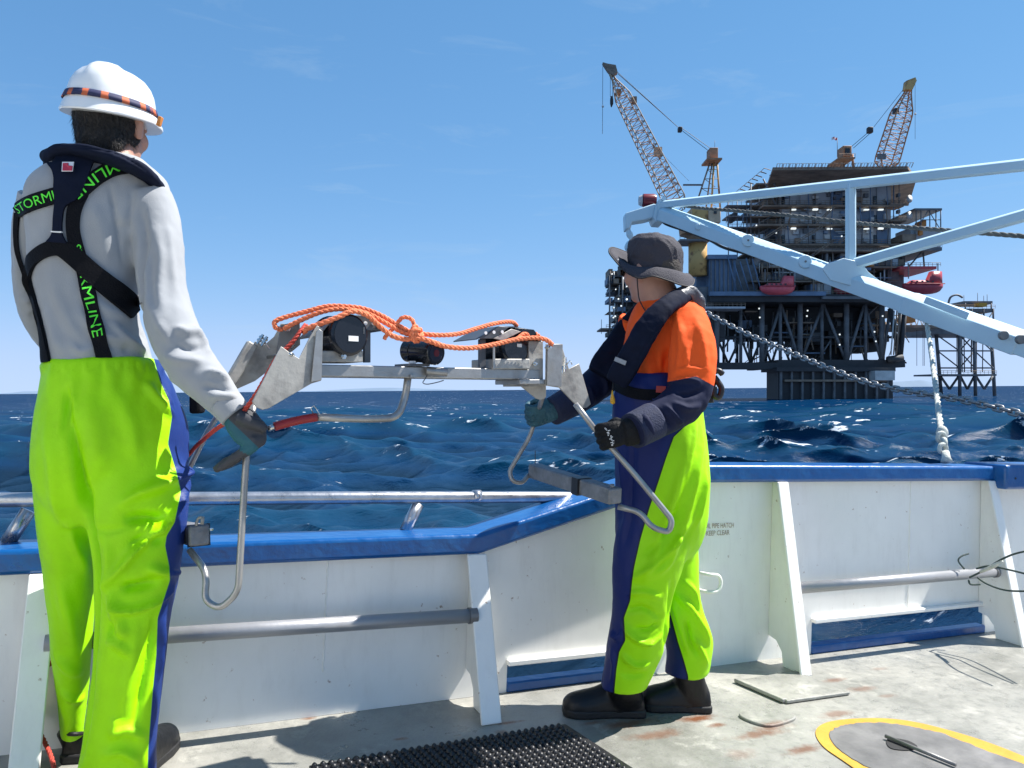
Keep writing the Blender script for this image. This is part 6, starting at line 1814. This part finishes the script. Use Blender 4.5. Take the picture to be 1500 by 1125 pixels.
MB().prism([FP(x,y,-.040) for x, y in ((790,505),(812,505),(810,567),(789,565))], -CR*.003).build('plate_flange', MAT['stainless'], fr, bevel=.001)
MB().prism([px(x,y,2.50) for x, y in ((756,560),(800,560),(800,582),(793,586),(786,584))], CR*.005).build('end_plate', MAT['plate_steel'], fr, bevel=.001)
for x, y in ((828,530),(827,538),(803,509),(782,533)): bolt(x, y, 2.40, CR if x < 820 else UPV, .007, .028)
for pts in (((824,536),(823,546),(827,550)), ((830,534),(835,528),(838,534))): MB().tube([px(*c,2.395) for c in pts], .0022, 6).build('split_pin', MAT['brass_shine'], fr, smooth=True)
# middle camera
ca_ = (px(646,518,2.13)-px(603,514,2.21)); axc = ca_.normalized(); c0 = px(605,514,2.215)
cm = MB(); R_ = .034
cm.tube([c0-axc*.022, c0-axc*.018, c0+axc*.012, c0+axc*.013, c0+axc*.055, c0+axc*.056, c0+axc*.095, c0+axc*.098], [R_*.90,R_,R_,R_*.93,R_*.93,R_,R_,R_*.93], 28)
cmo = cm.build('camera_housing', MAT['housing_black'], fr, auto=35)
MB().tube([c0+axc*.0975, c0+axc*.0985], R_*.72, 24).build('lens', MAT['glass_lens'], cmo, auto=30); MB().tube([c0+axc*.098, c0+axc*.0995], R_*.30, 16).build('lens_core', MAT['lens_dim'], cmo)
block(590,533,622,537,-.03,.05,'sheet_grey','camera_foot',.001); block(596,529,604,534,-.02,-.01,'logo_white','camera_clip',.001)
# short open pipe clamped under the camera
pa = FP(622,544,-.03); pb = FP(640,546,-.05)
dpp = (pb-pa).normalized(); MB().tube([pa-dpp*.01, pb+dpp*.004], .0125, 18).build('pipe_stub', MAT['stainless'], fr, auto=35); MB().tube([pb+dpp*.0035, pb+dpp*.0046], .0095, 16).build('pipe_bore', MAT['dark_slot'], fr)
MB().tube(spline([FP(618,550,-.03), FP(612,556,-.04), FP(608,561,-.045), FP(615,563,-.045), FP(630,560,-.045), FP(638,557.5,-.045)], 5), .0014, 6).build('wire_clip', MAT['sheet_grey'], fr, smooth=True)
# bent pipe arm with its red hose
arm = rounded([FP(598,550,-.0), px(594,580,2.17), px(583,612,2.14), px(540,614,2.10), px(462,611,2.03)], .05, 7)
MB().tube(arm, .0105, 14).build('pipe_arm', MAT['stainless'], fr, smooth=True)
MB().hexa([FP(594,553,-.03), FP(603,553,-.03), FP(603,553,.02), FP(594,553,.02), FP(594,549,-.03), FP(603,549,-.03), FP(603,549,.02), FP(594,549,.02)]).build('arm_clamp', MAT['stainless'], fr)
MB().tube(spline([px(464,611,2.03), px(440,615,2.01), px(415,621,1.995), px(402,625,1.985)], 5), .0115, 12).build('red_hose', MAT['hose_red'], fr, smooth=True)
MB().tube([px(404,624,1.985), px(392,628,1.98)], .007, 10).build('hose_tail', MAT['brass_shine'], fr, smooth=True)
MB().tube([px(459,606,2.03), px(455,598,2.03), px(460,594,2.03), px(466,603,2.03), px(470,610,2.03)], .0016, 6).build('wire_clip', MAT['brass_shine'], fr, smooth=True)
# leg rods and weights
rl = rounded([px(372,590,2.0), px(362,650,1.985), px(355,760,1.97), px(349,868,1.965), px(322,892,1.97), px(300,880,1.98), px(303,838,2.0), px(278,806,2.05)], .06, 8)
MB().tube(rl, .0088, 12).build('leg_rod', MAT['stainless'], fr, smooth=True)
wl = [px(*q) for q in ((276,790,2.03),(304,779,2.03))]
def weight(a, b, w, h, name='weight'):
    return MB().bar(a, b, w, h).build(name, MAT['lead_weight'], fr, bevel=.006)
w1 = weight(px(292,784,2.06), px(262,778,2.34), .052, .055)
MB().bar(px(291.5,784,2.072), px(290.5,784,2.082), .057, .059).build('band', MAT['rubber_black'], w1)
MB().tube(spline([px(287,770,2.05), px(290,760,2.05), px(296,758,2.05), px(297,764,2.05)], 4), .004, 8).build('weight_hook', MAT['dull_alloy'], w1, smooth=True)
MB().tube([px(296,768,2.05), px(297,757,2.05)], .005, 8).build('weight_stud', MAT['dull_alloy'], w1, smooth=True); MB().cyl(px(309,777,2.06), px(309,774,2.06), .006, 8).build('weight_stud', MAT['brass_shine'], w1)
MB().tube(rounded([px(345,565,2.18), px(300,640,2.40), px(240,760,2.42), px(236,800,2.40)], .05), .0088, 10).build('leg_rod', MAT['stainless'], fr, smooth=True)
rr1 = rounded([px(843,592,2.43), px(872,630,2.448), px(930,695,2.448), px(985,762,2.43), px(980,780,2.43), px(955,773,2.43), px(938,750,2.44), px(905,742,2.455)], .035, 8)
MB().tube(rr1, .0095, 12).build('leg_rod', MAT['stainless'], fr, smooth=True)
rr2 = rounded([px(796,578,2.57), px(789,600,2.79), px(776,640,2.80), px(746,690,2.79), px(750,705,2.78), px(765,708,2.80), px(775,695,2.82)], .03, 8)
MB().tube(rr2, .0085, 12).build('leg_rod', MAT['stainless'], fr, smooth=True)
w2 = weight(px(902,727,2.43), px(782,689,2.83), .052, .052)
MB().bar(px(856,713,2.560), px(847,710,2.590), .057, .057).build('band', MAT['rubber_black'], w2)
MB().tube([px(897,716,2.44), px(897,709,2.44)], .007, 8).build('weight_stud', MAT['lead_weight'], w2, smooth=True); MB().tube([px(784,680,2.83), px(784,660,2.83)], .0018, 6).build('weight_wire', MAT['sheet_grey'], w2); MB().bar(px(775,688,2.84), px(790,680,2.84), .02, .016).build('end_block', MAT['logo_white'], w2, bevel=.003)

# ================================================================== ROPES
mat('rope_orange', (.80,.21,.09), .75, var=.18, vscale=60, bump=.4, bscale=300); mat('rope_red', (.50,.055,.035), .75, var=.2, vscale=60, bump=.4, bscale=300)
def rope(mb, pts, r, pitch=None, strands=3, n=8):
    """laid rope: strands wound round the line"""
    P = spline(pts, n); L = [0]
    for a, b in zip(P, P[1:]): L.append(L[-1]+(b-a).length)
    tot = L[-1]; step = r*.55; m = max(8, int(tot/step)); pitch = pitch or r*6.0
    Q = []; j = 0
    for i in range(m+1):
        s = tot*i/m
        while j < len(P)-2 and L[j+1] < s: j += 1
        t = (s-L[j])/max(1e-9, L[j+1]-L[j]); Q.append(P[j].lerp(P[j+1], t))
    fr_ = []; prev = None
    for i in range(m+1):
        t = (Q[min(i+1,m)]-Q[max(i-1,0)]).normalized()
        s_ = (t.orthogonal() if prev is None else prev-t*prev.dot(t)).normalized(); prev = s_; fr_.append((s_, t.cross(s_)))
    for k in range(strands):
        ph = 2*math.pi*k/strands
        mb.tube([Q[i]+(fr_[i][0]*math.cos(ph+2*math.pi*tot*i/m/pitch)+fr_[i][1]*math.sin(ph+2*math.pi*tot*i/m/pitch))*r*.48 for i in range(m+1)], r*.56, 6)
    return mb
def pr(l, d0=None): return [px(*q) for q in l]
ro = thing('rope', px(608,487,2.13), 'orange laid rope knotted and draped over the top of the sensor frame', 'rope')
rope(MB(), pr([(414,483,2.06),(404,480,2.05),(403,471,2.05),(420,464,2.06),(450,456,2.07),(478,449,2.08),(508,449,2.09),(535,453,2.10),(560,463,2.11),(582,476,2.12),(602,487,2.13)]), .0068).build('run', MAT['rope_orange'], ro, smooth=True)
rope(MB(), pr([(416,482,2.05),(432,473,2.05),(462,460,2.05),(490,453,2.06),(515,454,2.07),(540,460,2.08),(566,474,2.10),(590,487,2.12),(606,491,2.125)]), .0068).build('run', MAT['rope_orange'], ro, smooth=True)
rope(MB(), pr([(446,487,2.0),(449,482,1.99),(470,474,1.99),(495,465,2.0),(516,456,2.02),(538,462,2.05),(556,478,2.08),(575,492,2.10),(595,497,2.11),(607,494,2.12)]), .0075).build('run', MAT['rope_orange'], ro, smooth=True)
rope(MB(), pr([(610,488,2.13),(640,491,2.15),(672,489,2.19),(702,480,2.25),(730,473,2.31),(750,472,2.36),(757,478,2.40)]), .0068).build('run', MAT['rope_orange'], ro, smooth=True)
rope(MB(), pr([(611,494,2.12),(630,500,2.13),(655,508,2.16),(688,510,2.20),(722,505,2.26),(758,497,2.32),(785,495,2.36),(800,498,2.38),(809,505,2.40)]), .0075).build('run', MAT['rope_orange'], ro, smooth=True)
rope(MB(), pr([(757,497,2.33),(768,489,2.36),(775,492,2.38),(782,488,2.40),(790,493,2.38)]), .007).build('run', MAT['rope_orange'], ro, smooth=True)
kn = MB(); kc = px(609,489,2.125); random.seed(8)
for k in range(5):
    a_ = V((random.uniform(-1,1), random.uniform(-.6,.6), random.uniform(-1,1))).normalized(); b_ = a_.orthogonal().normalized(); c_ = a_.cross(b_); rad = .012+.004*(k%3)
    rope(kn, [kc+(b_*math.cos(q*.7)+c_*math.sin(q*.7))*rad+a_*.006*math.sin(q) for q in range(10)], .0075, n=4)
kn.build('knot', MAT['rope_orange'], ro, smooth=True)
rope(MB(), pr([(606,486,2.12),(606,473,2.12),(600,466,2.12),(590,465,2.12),(584,471,2.12),(575,482,2.11),(567,490,2.10),(563,497,2.10)]), .006).build('bow', MAT['rope_orange'], ro, smooth=True)
rr_ = thing('rope', px(78,1110,2.2), 'thin red rope running down behind the taller worker to the deck', 'rope')
rope(MB(), pr([(448,476,2.02),(440,486,1.99),(425,505,1.975),(405,525,1.965),(388,555,1.955),(372,582,1.95),(357,602,1.952),(343,616,1.99),(330,620,2.05),(312,632,2.12),(297,645,2.18),(284,657,2.22),(250,700,2.34),(190,800,2.42),(120,910,2.38),(92,950,2.30),(76,970,2.28),(57,992,2.25),(45,1018,2.23),(46,1042,2.21),(54,1064,2.19),(66,1088,2.16),(76,1112,2.12),(80,1140,2.09),(70,1172,2.02),(30,1200,1.98)]), .0062).build('run', MAT['rope_red'], rr_, smooth=True)

# ================================================================== WHITE DAVIT BOOM, CHAIN, LINES
dv = thing('davit', px(1500,500,4.4), 'white steel davit boom with braced stays reaching in from the right', 'davit')
def dd(x): return 1/(1/8.0+(x-950)/550*(1/5.0-1/8.0))                     # distance along the boom
def bx(name, a, b, w, h, m='boom_white', da=None, db=None, par=dv, bev=.006, up=V((0,0,1)), cham=.42):
    """box beam whose upper edge towards us is bevelled off"""
    A, B_ = px(a[0],a[1],da or dd(a[0])), px(b[0],b[1],db or dd(b[0])); t = (B_-A).normalized()
    s_ = t.cross(up).normalized(); u_ = s_.cross(t)
    if u_.dot(up) < 0: u_ = -u_
    if s_.y > 0: s_ = -s_                     # towards us
    prof = [(1,-1),(1,1-2*cham*.62),(1-2*cham,1),(-1,1),(-1,-1)]
    return MB().rings([[q+s_*w/2*i+u_*h/2*j for i, j in prof] for q in (A, B_)]).build(name, MAT[m], par, bevel=bev)
bx('boom', (972,313), (1340,447), .15, .145)
bx('boom', (1330,443.4), (1498,504), .165, .158)
bx('boom', (1490,501), (1760,598), .15, .14)
bx('upper_stay', (968,300), (1510,240), .075, .078); bx('upper_stay', (1500,241), (1760,212), .07, .073)
bx('strut', (1247,392), (1247,268), .07, .07, up=RIGHT); bx('lower_stay', (1250,386), (1510,312), .078, .078); bx('lower_stay', (1505,313), (1760,240), .075, .075)
gp = MB(); gp.prism([px(x,y,dd(1240)-.115) for x, y in ((1205,394),(1212,386),(1236,378),(1262,384),(1272,398),(1300,420),(1252,420),(1216,410))], (0,.02,0)); gp.build('gusset', MAT['boom_white'], dv, bevel=.004)
for x, y in ((1096,352),(1180,383)):
    c = px(x, y, dd(x)-.12); MB().cyl(c, c+V((0,.03,0)), .055, 20).build('pin_boss', MAT['boom_white'], dv, bevel=.005); MB().cyl(c-V((0,.006,0)), c, .009, 10).build('pin', MAT['worn_steel'], dv)
for x, y in ((1023,332),(1472,491),(1497,497)):
    c = px(x, y, dd(x)-.12); MB().cyl(c, c+V((0,.03,0)), .03, 16).build('hinge_pin', MAT['worn_steel'] if x > 1400 else MAT['boom_white'], dv, bevel=.004)
bx('doubler', (1355,439), (1418,463), .012, .05, da=dd(1355)-.11, db=dd(1418)-.11); bx('doubler', (1150,349), (1158,346), .16, .01) if False else None
MB().tube([px(1367,461,dd(1367)), px(1450,487,dd(1450))], .035, 12).build('hydraulic_ram', MAT['sheet_grey'], dv, smooth=True)
MB().tube(spline([px(1278,424,dd(1278)-.05), px(1310,438,dd(1310)-.06), px(1330,446,dd(1330)-.06), px(1350,456,dd(1350)-.06)], 5), .014, 8).build('hose', MAT['rubber_black'], dv, smooth=True)
MB().tube(spline([px(1300,436,dd(1300)), px(1318,446,dd(1318)), px(1328,450,dd(1328)), px(1334,444,dd(1334))], 5), .02, 8).build('hose', MAT['rubber_black'], dv, smooth=True)
# head of the boom
hd_ = MB(); hd_.prism([px(x,y,7.85) for x, y in ((916,312),(958,298),(966,300),(966,316),(946,322),(926,325),(923,334),(917,336))], (0,.18,0)); hd_.build('boom_head', MAT['boom_white'], dv, bevel=.012)
MB().prism([px(x,y,7.8) for x, y in ((957,318),(961,300),(966,291),(975,288),(978,300),(972,326),(960,325))], (0,.26,0)).build('head_cheek', MAT['boom_white'], dv, bevel=.01)
for dxy in ((973,291),): c = px(*dxy,7.79); MB().cyl(c, c+V((0,.30,0)), .024, 14).build('head_pin', MAT['brass_shine'], dv)
sv = MB(); c = px(950,294,7.95); sv.tube([c-RIGHT*.075, c-RIGHT*.055, c+RIGHT*.055, c+RIGHT*.075], [.04,.07,.07,.06], 18); mat('lamp_red', (.16,.012,.018), .3); svo = sv.build('red_lamp', MAT['lamp_red'], dv, auto=40)
MB().tube([c-RIGHT*.10, c-RIGHT*.07], [.045,.06], 16).build('lamp_rim', MAT['panel_grey'], svo, auto=40)
# twisted line from the boom head
ln = thing('rope', px(985,302,7.8), 'grey twisted line running from the boom head past the strut', 'rope')
mat('rope_grey', (.10,.105,.105), .85, var=.3, vscale=20)
rope(MB(), pr([(978,297,7.8),(1020,304,7.5),(1080,309,7.1),(1150,315,6.7),(1247,326,6.3),(1330,333,5.8),(1420,340,5.4),(1500,346,5.1),(1620,356,4.7)]), .017, pitch=.16).build('run', MAT['rope_grey'], ln, smooth=True)
hy_ = thing('hose', px(965,325,7.8), 'thin dark hose hanging below the white boom', 'hose')
MB().tube(spline(pr([(968,318,7.8),(975,328,7.8),(1010,340,7.6),(1040,352,7.4),(1064,364,7.2),(1120,378,6.9),(1200,402,6.5),(1290,432,6.1)]), 6), .014, 8).build('run', MAT['rubber_black'], hy_, smooth=True)

# chain: swivel and links hanging from the boom head, curving down past the worker to the right
mat('galv', (.30,.30,.30), .36, .8, var=.2, vscale=30, bump=.2, bscale=80)
ch = thing('chain', px(922,340,7.9), 'galvanised steel chain sagging from the boom head behind the worker', 'chain')
MB().tube(spline(pr([(920,330,7.9),(921,340,7.9),(925,352,7.9),(920,362,7.9),(926,372,7.9)]), 4), [.032,.034,.026,.022,.028,.034,.032,.024,.02,.03,.036,.036,.04,.036,.034,.03,.024], 10).build('swivel', MAT['boom_white'], ch, smooth=True)
cl = spline(pr([(926,372,7.9),(955,405,7.8),(1000,438,7.6),(1040,461,7.3),(1090,487,6.95),(1150,513,6.5),(1210,538,6.05),(1270,560,5.7),(1330,573,5.35),(1400,584,5.05),(1450,595,4.85),(1500,608,4.65),(1560,626,4.45),(1640,652,4.25)]), 20)
Ls = [0]
for a, b in zip(cl, cl[1:]): Ls.append(Ls[-1]+(b-a).length)
pit = .052; wire_r = .0095
link = MB(); hl2, hw = .036-wire_r*.2, .0165
lp = [V((hl2*.52*s_x, 0, 0)) for s_x in ()]
loop = []
for k in range(9): a = -math.pi/2+math.pi*k/8; loop.append(V((hl2*.5+hw*math.cos(a), hw*math.sin(a), 0)))
for k in range(9): a = math.pi/2+math.pi*k/8; loop.append(V((-hl2*.5+hw*math.cos(a), hw*math.sin(a), 0)))
link.tube(loop, wire_r, 8, closed=True)
first = None; j = 0; nlk = int(Ls[-1]/pit)
for i in range(nlk):
    s = pit*(i+.5)
    while j < len(cl)-2 and Ls[j+1] < s: j += 1
    t = (s-Ls[j])/(Ls[j+1]-Ls[j]); p = cl[j].lerp(cl[j+1], t); tg_ = (cl[j+1]-cl[j]).normalized()
    sd = tg_.cross(V((0,0,1))).normalized(); up_ = sd.cross(tg_)
    if i % 2: sd, up_ = up_, -sd
    q = (sd+up_*.35).normalized(); u2 = tg_.cross(q)
    M_ = Matrix((tg_, q, u2)).transposed().to_4x4(); M_.translation = p-wloc(ch)
    if first is None:
        first = link.build('link', MAT['galv'], None, smooth=True); o = first
    else:
        o = first.copy(); COL.objects.link(o)
    o.parent = ch; o.matrix_local = M_
print('chain links', nlk)

# white strop tied to the cap
mat('strop_white', (.50,.52,.47), .8, var=.2, vscale=30, bump=.4, bscale=120)
stp = thing('strop', px(1387,674,3.75), 'white rope strop with a knotted shackle end tied down to the blue cap', 'rope')
rope(MB(), pr([(1354,455,5.6),(1356,466,5.55),(1362,500,5.3),(1370,560,4.8),(1376,610,4.35),(1380,636,4.1)]), .0165, pitch=.2).build('run', MAT['strop_white'], stp, smooth=True)
for i, (x, y, w) in enumerate(((1354,458,.03),(1355,466,.024),(1380,634,.03))): 
    MB().ball(px(x,y,5.6 if y < 500 else 4.1), (w,w,w*1.3), 12, 8).build('whipping', MAT['strop_white'], stp, smooth=True)
def link_at(x, y, d, rx, rz, r, ax):
    c = px(x,y,d); b = MB(); b.tube([c+V(ax)*rx*math.cos(q*math.pi/8)+V((0,0,1))*rz*math.sin(q*math.pi/8) for q in range(16)], r, 8, closed=True); return b.build('shackle', MAT['strop_white'], stp, smooth=True)
link_at(1379,641,4.05,.022,.026,.011,(1,.2,0)); link_at(1383,650,4.0,.024,.024,.012,(.3,1,0)); link_at(1381,657,3.97,.022,.022,.011,(1,.3,0))
MB().tube([px(1385,662,3.95), px(1386,670,3.93), px(1387,677,3.92)], [.018,.02,.03], 12).build('eye_bolt', MAT['strop_white'], stp, smooth=True)

# green cord hitched round the low pipe rail at the right edge
mat('cord_green', (.030,.055,.048), .7, var=.2, vscale=40)
gc = thing('cord', px(1455,838,3.75), 'thin dark green cord hitched round the pipe rail at the right edge', 'cord')
for pts in ([(1420,846,3.70),(1440,836,3.66),(1470,818,3.55),(1500,808,3.45),(1560,800,3.3)], [(1430,833,3.70),(1450,829,3.66),(1475,834,3.6),(1500,840,3.5),(1560,856,3.3)], [(1432,846,3.70),(1445,855,3.66),(1470,864,3.6),(1500,866,3.5),(1560,864,3.3)], [(1413,834,3.72),(1404,822,3.74),(1408,815,3.75),(1419,811,3.76)], [(1419,850,3.7),(1422,856,3.72),(1436,856,3.72)]):
    MB().tube(spline(pr(pts), 6), .0045 if pts[0][0] != 1413 else .004, 8).build('turn', MAT['cord_green'], gc, smooth=True)
MB().tube(pr([(1436,838,3.66),(1456,829,3.6),(1468,822,3.56)]), [.007,.010,.007], 10).build('splice', MAT['strop_white'], gc, smooth=True)
